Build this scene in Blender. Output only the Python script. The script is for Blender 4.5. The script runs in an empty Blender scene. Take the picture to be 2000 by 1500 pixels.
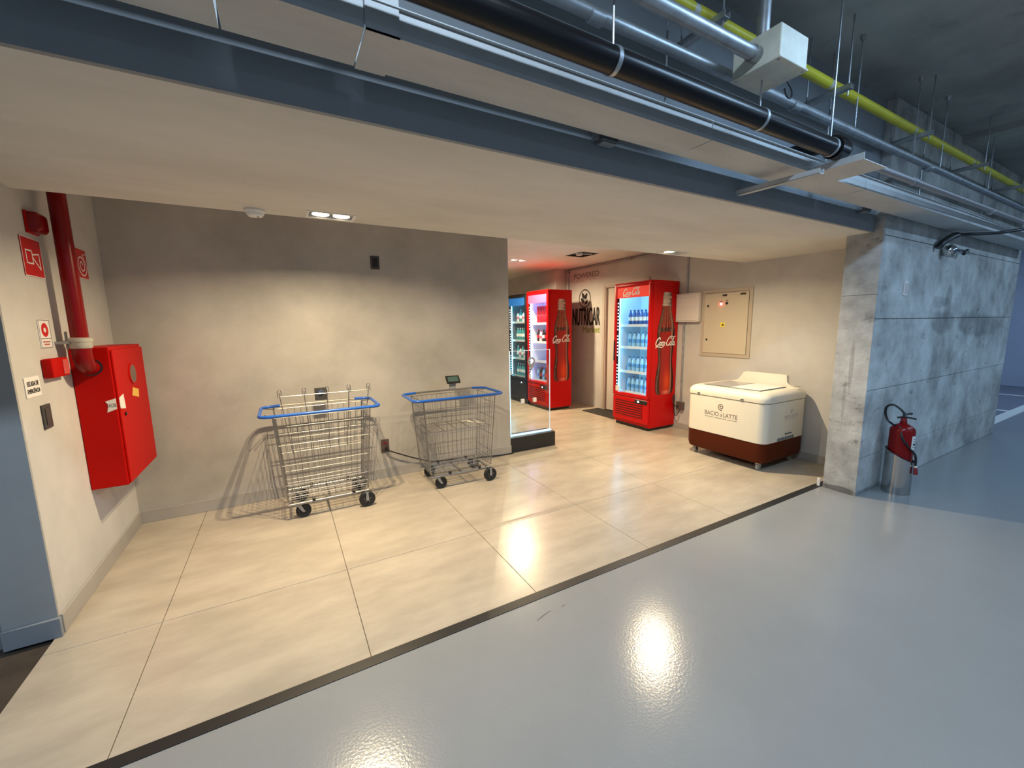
import bpy, bmesh, math, random
from mathutils import Matrix, Vector
random.seed(4)
PI = math.pi
S = bpy.context.scene
COL = S.collection

# ------------------------------------------------------------------ camera, world, exposure, large lights
def make_camera():
    yaw, pitch, roll, f = 0.509587, 0.143371, -0.014901, 798.44
    cy, sy, cp, sp, cr, sr = math.cos(yaw), math.sin(yaw), math.cos(pitch), math.sin(pitch), math.cos(roll), math.sin(roll)
    fw = Vector((sy*cp, cy*cp, -sp)); rt = Vector((cy, -sy, 0)); up = rt.cross(fw)
    r2 = rt*cr + up*sr; u2 = -rt*sr + up*cr
    cam = bpy.data.cameras.new('camera'); o = bpy.data.objects.new('camera', cam); COL.objects.link(o)
    m = Matrix.Identity(4)
    for i in range(3):
        m[i][0] = r2[i]; m[i][1] = u2[i]; m[i][2] = -fw[i]
    m[2][3] = 1.5
    o.matrix_world = m
    cam.sensor_fit = 'HORIZONTAL'; cam.sensor_width = 36; cam.lens = 36*f/2000
    cam.clip_start = 0.02; cam.clip_end = 100
    S.camera = o
make_camera()

W = bpy.data.worlds.new('world'); S.world = W; W.use_nodes = True
W.node_tree.nodes['Background'].inputs[0].default_value = (0.50, 0.70, 1.0, 1)
W.node_tree.nodes['Background'].inputs[1].default_value = 0.30
S.view_settings.view_transform = 'Standard'; S.view_settings.look = 'None'
S.view_settings.gamma = 1; S.view_settings.use_curve_mapping = False
S.view_settings.exposure = 0.08
WARM = (1.0, 0.79, 0.50); COOL = (0.42, 0.68, 1.0)
SPOT_W, SPOT_R_W, INNER_W, TUBE_W = 28.0, 48.0, 46.0, 37.0

def area_light(name, loc, size, power, color, rot=(0, 0, 0), sizey=None, spread=PI):
    l = bpy.data.lights.new(name, 'AREA'); l.energy = power; l.color = color
    l.shape = 'DISK' if sizey is None else 'RECTANGLE'; l.size = size
    if sizey: l.size_y = sizey
    l.spread = spread
    o = bpy.data.objects.new(name, l); COL.objects.link(o); o.location = loc; o.rotation_euler = rot
    return o

# ------------------------------------------------------------------ tagging
def tag(o, label=None, cat=None, group=None, kind=None):
    if label: o['label'] = label
    if cat: o['category'] = cat
    if group: o['group'] = group
    if kind: o['kind'] = kind
    return o
def thing(name, label, cat, loc, group=None, rz=0):
    o = bpy.data.objects.new(name, None); COL.objects.link(o); o.location = loc; o.rotation_euler = (0, 0, rz)
    o.empty_display_size = 0.05
    return tag(o, label, cat, group)
def world_loc(o):
    v = Vector((0, 0, 0))
    while o is not None:
        v += o.location; o = o.parent
    return v

# ------------------------------------------------------------------ mesh builder
class MB:
    def __init__(s): s.v = []; s.f = []; s.c = None
    def add(s, vs, fs):
        n = len(s.v); s.v += [tuple(p) for p in vs]; s.f += [tuple(i+n for i in f) for f in fs]; return s
    def box(s, x0, x1, y0, y1, z0, z1):
        return s.add([(x0,y0,z0),(x1,y0,z0),(x1,y1,z0),(x0,y1,z0),(x0,y0,z1),(x1,y0,z1),(x1,y1,z1),(x0,y1,z1)],
                     [(3,2,1,0),(4,5,6,7),(0,1,5,4),(1,2,6,5),(2,3,7,6),(3,0,4,7)])
    def rbox(s, x0, x1, y0, y1, z0, z1, r=0.005, seg=2):
        bm = bmesh.new(); bmesh.ops.create_cube(bm, size=1)
        for v in bm.verts:
            v.co = Vector((x0+(v.co.x+.5)*(x1-x0), y0+(v.co.y+.5)*(y1-y0), z0+(v.co.z+.5)*(z1-z0)))
        bmesh.ops.bevel(bm, geom=list(bm.edges), offset=r, segments=seg, profile=.5, affect='EDGES')
        bm.verts.index_update()
        s.add([v.co[:] for v in bm.verts], [[v.index for v in f.verts] for f in bm.faces]); bm.free(); return s
    def tube(s, pts, r, seg=8, closed=False, caps=True):
        pts = [Vector(p) for p in pts]; n = len(pts); rings = []; prev = None
        for i, p in enumerate(pts):
            if closed: t = (pts[(i+1) % n]-pts[i-1])
            elif i == 0: t = pts[1]-pts[0]
            elif i == n-1: t = pts[-1]-pts[-2]
            else: t = (pts[i+1]-p).normalized()+(p-pts[i-1]).normalized()
            t.normalize()
            if prev is None:
                a = Vector((0,0,1)) if abs(t.z) < .9 else Vector((1,0,0)); u = t.cross(a).normalized()
            else:
                u = prev-t*prev.dot(t)
                if u.length < 1e-5: u = t.orthogonal()
                u.normalize()
            prev = u; w = t.cross(u); rad = r[i] if isinstance(r, (list, tuple)) else r
            rings.append([p+(u*math.cos(2*PI*k/seg)+w*math.sin(2*PI*k/seg))*rad for k in range(seg)])
        vs = [v for ring in rings for v in ring]; fs = []
        m = n if closed else n-1
        for i in range(m):
            j = (i+1) % n
            for k in range(seg):
                k2 = (k+1) % seg; fs.append((i*seg+k, i*seg+k2, j*seg+k2, j*seg+k))
        if caps and not closed:
            fs.append(tuple(range(seg))[::-1]); fs.append(tuple((n-1)*seg+k for k in range(seg)))
        return s.add(vs, fs)
    def cyl(s, p0, p1, r, seg=16, r1=None): return s.tube([p0, p1], [r, r if r1 is None else r1], seg)
    def lathe(s, prof, c=(0,0,0), seg=20, axis='z'):
        vs = []; fs = []
        for (r, h) in prof:
            for k in range(seg):
                a = 2*PI*k/seg; x, y = r*math.cos(a), r*math.sin(a)
                p = {'z': (x, y, h), 'x': (h, x, y), 'y': (y, h, x)}[axis]
                vs.append((c[0]+p[0], c[1]+p[1], c[2]+p[2]))
        for i in range(len(prof)-1):
            for k in range(seg):
                k2 = (k+1) % seg; fs.append((i*seg+k, i*seg+k2, (i+1)*seg+k2, (i+1)*seg+k))
        fs.append(tuple(range(seg))[::-1]); n = (len(prof)-1)*seg; fs.append(tuple(n+k for k in range(seg)))
        return s.add(vs, fs)
    def rrloft(s, levels, seg=5):
        # levels: (z,x0,x1,y0,y1,r) rounded-rectangle loops lofted upwards, capped
        vs = []; fs = []; per = 4*(seg+1)
        for (z, x0, x1, y0, y1, r) in levels:
            for (cx, cy, a0) in ((x1-r, y1-r, 0), (x0+r, y1-r, PI/2), (x0+r, y0+r, PI), (x1-r, y0+r, 1.5*PI)):
                for k in range(seg+1):
                    a = a0+PI/2*k/seg; vs.append((cx+r*math.cos(a), cy+r*math.sin(a), z))
        for i in range(len(levels)-1):
            for k in range(per):
                k2 = (k+1) % per; fs.append((i*per+k, i*per+k2, (i+1)*per+k2, (i+1)*per+k))
        fs.append(tuple(range(per))[::-1]); n = (len(levels)-1)*per; fs.append(tuple(n+k for k in range(per)))
        return s.add(vs, fs)
    def prism(s, poly, d, plane='xz', at=0.0):
        # polygon in a plane extruded from at to at+d along the normal axis
        def P(a, b, h): return {'xz': (a, h, b), 'yz': (h, a, b), 'xy': (a, b, h)}[plane]
        n = len(poly); vs = [P(a, b, at) for a, b in poly]+[P(a, b, at+d) for a, b in poly]
        fs = [tuple(range(n)), tuple(range(2*n-1, n-1, -1))]+[(i, i+n, (i+1) % n+n, (i+1) % n) for i in range(n)]
        return s.add(vs, fs)
    def ribbon(s, pts2, w, M, depth=0.0006):
        # flat stroke of width w along 2D points mapped by M(u,v,h)
        n = len(pts2); L = []; R = []
        for i in range(n):
            a = pts2[max(0, i-1)]; b = pts2[min(n-1, i+1)]; dx, dy = b[0]-a[0], b[1]-a[1]; l = math.hypot(dx, dy) or 1
            ww = w[i] if isinstance(w, (list, tuple)) else w
            L.append((pts2[i][0]-dy/l*ww/2, pts2[i][1]+dx/l*ww/2)); R.append((pts2[i][0]+dy/l*ww/2, pts2[i][1]-dx/l*ww/2))
        vs = [M(p[0], p[1], depth) for p in L]+[M(p[0], p[1], depth) for p in R]
        return s.add(vs, [(i, i+n, i+1+n, i+1) for i in range(n-1)])
    def frame(s, plane, a0, a1, b0, b1, w, h0, h1):
        # rectangular frame without overlapping pieces in plane 'yz' (h along x) or 'xy' (h along z); w = (a_lo, a_hi, b_lo, b_hi)
        for (p, q, r, t) in ((a0, a1, b0, b0+w[2]), (a0, a1, b1-w[3], b1), (a0, a0+w[0], b0+w[2], b1-w[3]), (a1-w[1], a1, b0+w[2], b1-w[3])):
            if q-p <= 0 or t-r <= 0: continue
            if plane == 'yz': s.box(h0, h1, p, q, r, t)
            else: s.box(p, q, r, t, h0, h1)
        return s
    def poly(s, pts): return s.add(pts, [tuple(range(len(pts)))])
    def build(s, name, mat, parent=None, smooth=False, colors=None, local=False, **kw):
        me = bpy.data.meshes.new(name)
        off = Vector((0, 0, 0))
        if parent is not None and not local: off = world_loc(parent)
        o = bpy.data.objects.new(name, me)
        if parent is None and not local:
            xs = [p[0] for p in s.v]; ys = [p[1] for p in s.v]; zs = [p[2] for p in s.v]
            off = Vector(((min(xs)+max(xs))/2, (min(ys)+max(ys))/2, min(zs))); o.location = off
        me.from_pydata([tuple(Vector(p)-off) for p in s.v], [], s.f)
        bm = bmesh.new(); bm.from_mesh(me); bmesh.ops.recalc_face_normals(bm, faces=bm.faces); bm.to_mesh(me); bm.free()
        me.materials.append(mat)
        if colors:
            at = me.color_attributes.new('print', 'FLOAT_COLOR', 'POINT')
            for i, c in enumerate(colors): at.data[i].color = (c[0], c[1], c[2], 1)
        if smooth:
            me.polygons.foreach_set('use_smooth', [True]*len(me.polygons))
            try: me.set_sharp_from_angle(angle=math.radians(40))
            except Exception: pass
        COL.objects.link(o)
        if parent is not None: o.parent = parent
        if kw: tag(o, kw.get('label'), kw.get('cat'), kw.get('group'), kw.get('kind'))
        return o
def smoothpts(pts, n=8, closed=False):
    out = []; N = len(pts); P = [Vector(p) for p in pts]
    m = N if closed else N-1
    for i in range(m):
        p0 = P[i-1] if (i > 0 or closed) else P[0]; p1 = P[i]; p2 = P[(i+1) % N]
        p3 = P[(i+2) % N] if (closed or i+2 < N) else P[-1]
        for k in range(n):
            t = k/n
            out.append(0.5*((2*p1)+(p2-p0)*t+(2*p0-5*p1+4*p2-p3)*t*t+(3*p1-p0-3*p2+p3)*t**3))
    if not closed: out.append(P[-1])
    return [tuple(p) for p in out]
def struct(o): o['kind'] = 'structure'; return o
def dup(root, loc, label=None, group=None):
    r = root.copy(); COL.objects.link(r); r.location = loc
    if label: r['label'] = label
    if group: r['group'] = group
    for ch in list(root.children):
        c = ch.copy(); COL.objects.link(c); c.parent = r
        for g in ch.children:
            d = g.copy(); COL.objects.link(d); d.parent = c
    return r

# ------------------------------------------------------------------ materials
MATS = {}
def mat(name, col, rough=.5, metal=0.0, var=0.0, vscale=3.0, bump=0.0, bscale=40.0, col2=None, spec=.5, emit=None, estr=0.0, coat=0.0, stretch=(1,1,1), pits=0.0, detail=6.0):
    if name in MATS: return MATS[name]
    m = bpy.data.materials.new(name); m.use_nodes = True; nt = m.node_tree; b = nt.nodes['Principled BSDF']
    b.inputs['Base Color'].default_value = (*col, 1); b.inputs['Roughness'].default_value = rough
    b.inputs['Metallic'].default_value = metal; b.inputs['Specular IOR Level'].default_value = spec
    b.inputs['Coat Weight'].default_value = coat
    if emit: b.inputs['Emission Color'].default_value = (*emit, 1); b.inputs['Emission Strength'].default_value = estr
    if var or bump or pits:
        tc = nt.nodes.new('ShaderNodeTexCoord'); mp = nt.nodes.new('ShaderNodeMapping'); mp.inputs['Scale'].default_value = stretch
        geo = nt.nodes.new('ShaderNodeNewGeometry'); nt.links.new(geo.outputs['Position'], mp.inputs[0])
        last = None
        if var:
            n = nt.nodes.new('ShaderNodeTexNoise'); n.inputs['Scale'].default_value = vscale; n.inputs['Detail'].default_value = detail; n.inputs['Roughness'].default_value = .62
            nt.links.new(mp.outputs[0], n.inputs['Vector'])
            r = nt.nodes.new('ShaderNodeValToRGB'); c2 = col2 or tuple(max(0, c*(1-var)) for c in col); c3 = tuple(min(1, c*(1+var*.6)) for c in col)
            r.color_ramp.elements[0].position = .34; r.color_ramp.elements[1].position = .66
            r.color_ramp.elements[0].color = (*c2, 1); r.color_ramp.elements[1].color = (*c3, 1)
            nt.links.new(n.outputs[0], r.inputs[0]); last = r.outputs[0]
        if pits:
            n2 = nt.nodes.new('ShaderNodeTexNoise'); n2.inputs['Scale'].default_value = 9; n2.inputs['Detail'].default_value = 8; n2.inputs['Roughness'].default_value = .7
            mp2 = nt.nodes.new('ShaderNodeMapping'); mp2.inputs['Scale'].default_value = (.6, .6, 1.3); nt.links.new(geo.outputs['Position'], mp2.inputs[0]); nt.links.new(mp2.outputs[0], n2.inputs['Vector'])
            r2 = nt.nodes.new('ShaderNodeValToRGB'); r2.color_ramp.elements[0].position = .30; r2.color_ramp.elements[1].position = .42
            r2.color_ramp.elements[0].color = (1-pits, 1-pits, 1-pits, 1); r2.color_ramp.elements[1].color = (1, 1, 1, 1)
            nt.links.new(n2.outputs[0], r2.inputs[0])
            mx = nt.nodes.new('ShaderNodeMix'); mx.data_type = 'RGBA'; mx.blend_type = 'MULTIPLY'; mx.inputs[0].default_value = 1
            if last is not None: nt.links.new(last, mx.inputs[6])
            else: mx.inputs[6].default_value = (*col, 1)
            nt.links.new(r2.outputs[0], mx.inputs[7]); last = mx.outputs[2]
        if last is not None: nt.links.new(last, b.inputs['Base Color'])
        if bump:
            nb = nt.nodes.new('ShaderNodeTexNoise'); nb.inputs['Scale'].default_value = bscale; nb.inputs['Detail'].default_value = 4
            nt.links.new(mp.outputs[0], nb.inputs['Vector'])
            bp = nt.nodes.new('ShaderNodeBump'); bp.inputs['Strength'].default_value = bump; bp.inputs['Distance'].default_value = .01
            nt.links.new(nb.outputs[0], bp.inputs['Height']); nt.links.new(bp.outputs[0], b.inputs['Normal'])
    MATS[name] = m; return m
def glass(name, tint=(1,1,1), refl=.9, rough=0.0):
    if name in MATS: return MATS[name]
    m = bpy.data.materials.new(name); m.use_nodes = True; nt = m.node_tree; nt.nodes.clear()
    out = nt.nodes.new('ShaderNodeOutputMaterial'); tr = nt.nodes.new('ShaderNodeBsdfTransparent'); gl = nt.nodes.new('ShaderNodeBsdfGlossy')
    fr = nt.nodes.new('ShaderNodeFresnel'); ge = nt.nodes.new('ShaderNodeNewGeometry'); mr = nt.nodes.new('ShaderNodeMapRange'); mr.inputs[3].default_value = 1.45; mr.inputs[4].default_value = 1/1.45; nt.links.new(ge.outputs['Backfacing'], mr.inputs[0]); nt.links.new(mr.outputs[0], fr.inputs[0]); mx = nt.nodes.new('ShaderNodeMixShader')
    tr.inputs[0].default_value = (*tint, 1); gl.inputs['Roughness'].default_value = rough; gl.inputs[0].default_value = (refl, refl, refl, 1)
    nt.links.new(fr.outputs[0], mx.inputs[0]); nt.links.new(tr.outputs[0], mx.inputs[1]); nt.links.new(gl.outputs[0], mx.inputs[2]); nt.links.new(mx.outputs[0], out.inputs[0])
    MATS[name] = m; return m
def print_mat(name, rough=.35):
    m = bpy.data.materials.new(name); m.use_nodes = True; nt = m.node_tree; b = nt.nodes['Principled BSDF']; b.inputs['Roughness'].default_value = rough
    a = nt.nodes.new('ShaderNodeVertexColor'); a.layer_name = 'print'; nt.links.new(a.outputs[0], b.inputs['Base Color'])
    MATS[name] = m; return m

PLASTER = mat('cement_plaster', (.445,.425,.395), .7, var=.20, vscale=1.3, bump=.06, bscale=25)
PLASTER_L = mat('cement_plaster_light', (.56,.54,.51), .7, var=.12, vscale=1.6, bump=.05, bscale=25)
SOFFIT = mat('soffit_paint', (.66,.635,.58), .75, var=.10, vscale=1.5, bump=.03, bscale=20, stretch=(.6,1.6,1))
INNER = mat('inner_ceiling_paint', (.78,.75,.71), .8, var=.06, vscale=1.5)
GREYPAINT = mat('blue_grey_paint', (.235,.255,.275), .55, var=.06, vscale=2, bump=.04, bscale=60)
SLABM = mat('slab_concrete', (.36,.37,.35), .85, var=.3, vscale=1.2, bump=.2, bscale=12, pits=.2)
CONC = mat('pier_concrete', (.47,.47,.45), .8, var=.42, vscale=3.0, bump=.4, bscale=22, pits=.6, detail=10)
EPOXY = mat('grey_epoxy', (.27,.275,.27), .17, var=.06, vscale=.9, bump=.06, bscale=95)
EPOXY_D = mat('parking_floor', (.20,.20,.25), .3, var=.08, vscale=1.0)
TILE = mat('beige_porcelain', (.44,.38,.295), .24, var=.16, vscale=2.6, bump=.015, bscale=12, stretch=(.7,1.8,1))
GROUT = mat('grout', (.24,.20,.16), .9)
BASEB = mat('baseboard_cement', (.38,.35,.31), .6, var=.1, vscale=2)
BLACKT = mat('black_strip', (.012,.012,.013), .4)
DARKFLOOR = mat('dark_threshold', (.055,.04,.028), .7, var=.3, vscale=6, bump=.2, bscale=80)
RED = mat('red_enamel', (.44,.003,.001), .5, spec=.12)
REDC = mat('cooler_red', (.55,.002,.003), .34, spec=.25)
REDP = mat('red_pipe', (.20,.002,.002), .28, spec=.3)
SIGNRED = mat('sign_red', (.55,.012,.012), .45)
WHITE = mat('white_plastic', (.80,.79,.76), .4)
WHITEP = mat('white_print', (.85,.83,.80), .5)
BLACK = mat('black_plastic', (.012,.012,.013), .38)
DGREY = mat('dark_grey_plastic', (.05,.05,.05), .4)
GREY = mat('grey_plastic', (.30,.30,.29), .45)
SILVER = mat('zinc_wire', (.34,.325,.30), .38, metal=1.0)
STEEL = mat('stainless_steel', (.55,.55,.54), .16, metal=1.0)
GALV = mat('galvanised_steel', (.42,.44,.46), .42, metal=.75, var=.2, vscale=14)
GALVT = mat('galvanised_tray', (.50,.51,.51), .6, metal=.1, var=.14, vscale=3, stretch=(.5,2,1))
BLUEP = mat('blue_plastic', (.015,.11,.50), .3)
RUBBER = mat('black_rubber', (.010,.010,.010), .6)
CREAM = mat('cream_fibreglass', (.78,.73,.60), .28, coat=.2)
BROWN = mat('brown_base', (.080,.012,.002), .5, spec=.15)
LOGOBR = mat('logo_brown', (.13,.09,.06), .5)
BEIGEP = mat('panel_beige', (.56,.49,.38), .4)
PBOX = mat('pvc_box', (.70,.64,.60), .45)
YELLOW = mat('yellow_pipe', (.62,.56,.03), .4, var=.12, vscale=6)
YSTICK = mat('yellow_sticker', (.85,.70,.06), .5)
JBOX = mat('junction_box', (.70,.68,.57), .6, var=.15, vscale=9)  # cream tone stands in for warm light from the niche
BLACKPIPE = mat('black_pipe', (.006,.005,.006), .3, spec=.3)
LINER = mat('cooler_liner', (.80,.82,.84), .5)
LINERD = mat('dark_liner', (.10,.13,.15), .5)
SHELFM = mat('shelf_white', (.80,.80,.80), .4)
GLASS = glass('clear_glass', (.95,.98,.98))
ACRYL = glass('acrylic', (.93,.97,.985))
PET = mat('pet_clear', (.34,.60,.82), .15)
PETBLUE = mat('pet_blue', (.03,.10,.32), .2)
PETDARK = mat('pet_cola', (.03,.010,.008), .15)
PETRED = mat('pet_red', (.50,.015,.03), .25)
PETGREEN = mat('pet_teal', (.05,.30,.32), .2)
GREENTXT = mat('green_letters', (.22,.26,.03), .6)
BLACKTXT = mat('black_letters', (.018,.016,.014), .6)
GREYTXT = mat('grey_letters', (.07,.06,.05), .6)
DOORM = mat('door_beige', (.60,.54,.47), .5)
FRAMEM = mat('frame_beige', (.50,.44,.38), .5)
STAIRDOOR = mat('stair_door_grey', (.42,.43,.44), .45)
LEDRED = mat('led_red', (1,.1,.1), .4, emit=(1,.04,.05), estr=30)
LAMPW = mat('lamp_lens', (1,.9,.7), .4, emit=(1,.84,.58), estr=9)
LAMPC = mat('tube_lens', (.9,.95,1), .4, emit=(.75,.88,1), estr=6)
DOTS = mat('led_dots', (.9,.95,1), .4, emit=(.8,.92,1), estr=3)
LEDB = mat('cooler_led', (.8,.95,1), .4, emit=(.13,.60,1.0), estr=55)
LEDV = mat('cooler_led_violet', (.8,.85,1), .4, emit=(.34,.38,1.0), estr=38)
LEDC = mat('cooler_led_cyan', (.8,1,1), .4, emit=(.18,.75,1.0), estr=34)
EDGE = mat('lit_acrylic_edge', (.5,.85,1), .3, emit=(.30,.75,1.0), estr=3.0)
HEADR = mat('lit_header_red', (.62,.03,.02), .35, emit=(.75,.05,.03), estr=.55)
HEADV = mat('lit_header_pink', (.62,.10,.22), .35, emit=(.75,.10,.30), estr=.3)
HEADB = mat('lit_header_blue', (.02,.12,.35), .35, emit=(.02,.18,.55), estr=.5)
def add_stains(m, spots):
    nt = m.node_tree; b = nt.nodes['Principled BSDF']; src = b.inputs['Base Color'].links[0].from_socket
    geo = nt.nodes.new('ShaderNodeNewGeometry'); ns = nt.nodes.new('ShaderNodeTexNoise'); ns.inputs['Scale'].default_value = 3.5; ns.inputs['Detail'].default_value = 5
    nt.links.new(geo.outputs['Position'], ns.inputs['Vector'])
    for (c, rad, dark) in spots:
        mp = nt.nodes.new('ShaderNodeMapping'); mp.vector_type = 'TEXTURE'; mp.inputs['Location'].default_value = c; mp.inputs['Scale'].default_value = rad
        nt.links.new(geo.outputs['Position'], mp.inputs[0])
        ln = nt.nodes.new('ShaderNodeVectorMath'); ln.operation = 'LENGTH'; nt.links.new(mp.outputs[0], ln.inputs[0])
        ad = nt.nodes.new('ShaderNodeMath'); ad.operation = 'MULTIPLY_ADD'; ad.inputs[1].default_value = 1.3; nt.links.new(ns.outputs[0], ad.inputs[0]); nt.links.new(ln.outputs['Value'], ad.inputs[2])
        mr = nt.nodes.new('ShaderNodeMapRange'); mr.inputs[1].default_value = 1.45; mr.inputs[2].default_value = 1.75; mr.inputs[3].default_value = dark; mr.inputs[4].default_value = 1.0; nt.links.new(ad.outputs[0], mr.inputs[0])
        mx = nt.nodes.new('ShaderNodeMix'); mx.data_type = 'RGBA'; mx.blend_type = 'MULTIPLY'; mx.inputs[0].default_value = 1
        nt.links.new(src, mx.inputs[6]); nt.links.new(mr.outputs[0], mx.inputs[7]); src = mx.outputs[2]
    nt.links.new(src, b.inputs['Base Color'])
add_stains(CONC, [((6.9,1.48,1.43),(.75,1,.14),.62), ((5.75,1.48,1.47),(.30,1,.12),.66), ((5.78,1.48,1.62),(.10,1,.22),.65), ((4.19,1.60,1.12),(1,.016,.22),.72), ((4.19,1.63,.80),(1,.012,.18),.78), ((4.19,1.6,.02),(1,.14,.035),.4), ((5.6,1.48,1.66),(.22,1,.06),.75)])
PRINT = print_mat('bottle_print')
PAPER = mat('paper_sticker', (.78,.74,.70), .6)

# ------------------------------------------------------------------ lettering
def text_geo(body, size=1.0, sx=1.0, align='LEFT'):
    cu = bpy.data.curves.new('t', 'FONT'); cu.body = body; cu.size = size; cu.align_x = align
    o = bpy.data.objects.new('t', cu); COL.objects.link(o)
    dg = bpy.context.evaluated_depsgraph_get(); dg.update()
    me = bpy.data.meshes.new_from_object(o.evaluated_get(dg))
    vs = [(v.co.x*sx, v.co.y) for v in me.vertices]; fs = [tuple(p.vertices) for p in me.polygons]
    bpy.data.objects.remove(o); bpy.data.curves.remove(cu); bpy.data.meshes.remove(me)
    return vs, fs
def text(mb, body, M, width=None, height=None, size=1.0, align='LEFT', bold=0.0):
    vs, fs = text_geo(body, 1.0)
    x0 = min(v[0] for v in vs); x1 = max(v[0] for v in vs); y0 = min(v[1] for v in vs); y1 = max(v[1] for v in vs)
    kx = width/(x1-x0) if width else None; ky = height/(y1-y0) if height else None
    kx = kx or ky or size; ky = ky or kx
    offs = [(0, 0)] if not bold else [(0, 0), (bold, 0), (-bold, 0), (0, bold), (0, -bold)]
    for q, (ox, oy) in enumerate(offs):
        mb.add([M((v[0]-x0)*kx+ox, (v[1]-y0)*ky+oy, .0006+q*.00005) for v in vs], fs)
    return mb
def facing_mx(X, y_left, z):      # plane facing -X: reading direction is -Y
    return lambda u, v, h=0.0: (X-h, y_left-u, z+v)
def facing_px(X, y_left, z):      # plane facing +X: reading direction is +Y
    return lambda u, v, h=0.0: (X+h, y_left+u, z+v)
def facing_my(Y, x_left, z):      # plane facing -Y: reading direction is +X
    return lambda u, v, h=0.0: (x_left+u, Y-h, z+v)

def script_strokes():
    # flowing two-word script wordmark, about 3.45 wide and 1.1 tall
    st = []
    def C(x, s=1.0, tail=None):
        p = [(.66,.74),(.66,.90),(.54,1.0),(.36,.93),(.17,.72),(.05,.44),(.06,.16),(.20,.01),(.42,.06),(.60,.26)]
        st.append(([(x+a*s, b*s) for a, b in p], .105))
    def o(x, y=.24, rx=.13, ry=.22):
        st.append(([(x+rx*math.cos(t), y+ry*math.sin(t)) for t in [2*PI*k/10 for k in range(11)]], .085))
    C(0); st.append(([(.10,-.24),(.20,-.14),(.42,-.10),(.66,-.14),(.95,-.20),(1.25,-.18),(1.48,-.08)], .085))
    o(.80); st.append(([(.88,.42),(1.0,.36)], .06))
    st.append(([(1.24,.38),(1.16,.46),(1.04,.36),(1.02,.14),(1.12,.03),(1.26,.10)], .085))
    o(1.42); st.append(([(1.56,.46),(1.53,.16),(1.58,.03),(1.68,.10)], .085))
    st.append(([(1.70,.30),(1.86,.32)], .08))
    C(1.90, 1.08); st.append(([(2.58,1.06),(2.40,1.10),(2.66,1.16),(2.92,1.06),(3.12,1.04),(3.32,1.16)], .075))
    o(2.68); st.append(([(2.78,.40),(2.90,.34)], .06))
    st.append(([(2.86,.20),(3.02,.62),(3.06,.86),(2.98,.92),(2.92,.66),(2.92,.20),(3.00,.03),(3.10,.14)], .08))
    o(3.22, rx=.12); st.append(([(3.36,.46),(3.33,.16),(3.38,.03),(3.50,.12)], .085))
    return [([(a+b*.22, b) for a, b in p], w) for p, w in st]
def script(mb, M, width, depth=.0008):
    k = width/3.65
    for i, (p, w) in enumerate(script_strokes()):
        q = smoothpts([(a*k, b*k, 0) for a, b in p], 6)
        mb.ribbon([(a[0], a[1]) for a in q], w*k*1.4, M, depth+i*.00003)
    return mb

# ------------------------------------------------------------------ setting
ZS, YF, YE, XL, XR, YB, ZI, ZSLAB = 2.19, 1.565, 3.00, -1.08, 4.87, 4.07, 2.53, 3.15
def slab_holes(mb, x0, x1, y0, y1, z0, z1, holes):
    xs = sorted({x0, x1, *[h[0] for h in holes], *[h[1] for h in holes]}); ys = sorted({y0, y1, *[h[2] for h in holes], *[h[3] for h in holes]})
    for i in range(len(xs)-1):
        for j in range(len(ys)-1):
            cx, cy = (xs[i]+xs[i+1])/2, (ys[j]+ys[j+1])/2
            if any(h[0] < cx < h[1] and h[2] < cy < h[3] for h in holes): continue
            mb.box(xs[i], xs[i+1], ys[j], ys[j+1], z0, z1)
    return mb
H1 = (.205, .465, 2.815, 2.955); H2 = (3.33, 3.63, 2.82, 2.955); HI = (3.30, 3.58, 5.82, 5.98); HV = (3.88, 4.19, 4.83, 5.19)
struct(MB().box(-6, 14.2, -8, 1.735, -.12, 0).build('floor', EPOXY))
fb = struct(MB().box(8.1, 14.2, 1.735, 7, -.12, -.004).build('floor_parking_bay', EPOXY_D))
bed = struct(MB().box(-1.10, 5.02, 1.792, 9.2, -.12, -.012).build('floor_tiled', GROUT))
struct(MB().box(-3.2, -1.10, 1.792, 4.4, -.12, -.018).build('floor_stair_landing', DARKFLOOR))
J = .0016
xs = [-1.10]+[-.66+.9*k for k in range(0, 7)]+[XR]; ys = [1.792]+[2.58+.9*k for k in range(8)]
tile_cache = {}
for i in range(len(xs)-1):
    for j in range(len(ys)-1):
        w, d = xs[i+1]-xs[i]-2*J, ys[j+1]-ys[j]-2*J
        if w < .02: continue
        key = (round(w, 3), round(d, 3))
        if key not in tile_cache:
            m = MB(); m.rbox(-w/2, w/2, -d/2, d/2, 0, .012, .0012, 1)
            o = m.build('tile', TILE, local=True); tile_cache[key] = o
        else:
            o = tile_cache[key].copy(); COL.objects.link(o)
        wl = world_loc(bed); o.parent = bed; o.location = Vector(((xs[i]+xs[i+1])/2, (ys[j]+ys[j+1])/2, -.012))-wl
struct(MB().box(-3.2, 4.20, 1.7352, 1.7918, -.05, .003).build('trim_1', BLACKT))
struct(MB().box(8.1, 14.2, 1.60, 1.735, .0, .003).build('trim_2', WHITEP))
for k, xx in enumerate((10.15, 12.35)):
    struct(MB().box(xx, xx+.10, 1.74, 6.5, -.004, -.001).build('trim_%d' % (k+3), WHITEP))

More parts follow.
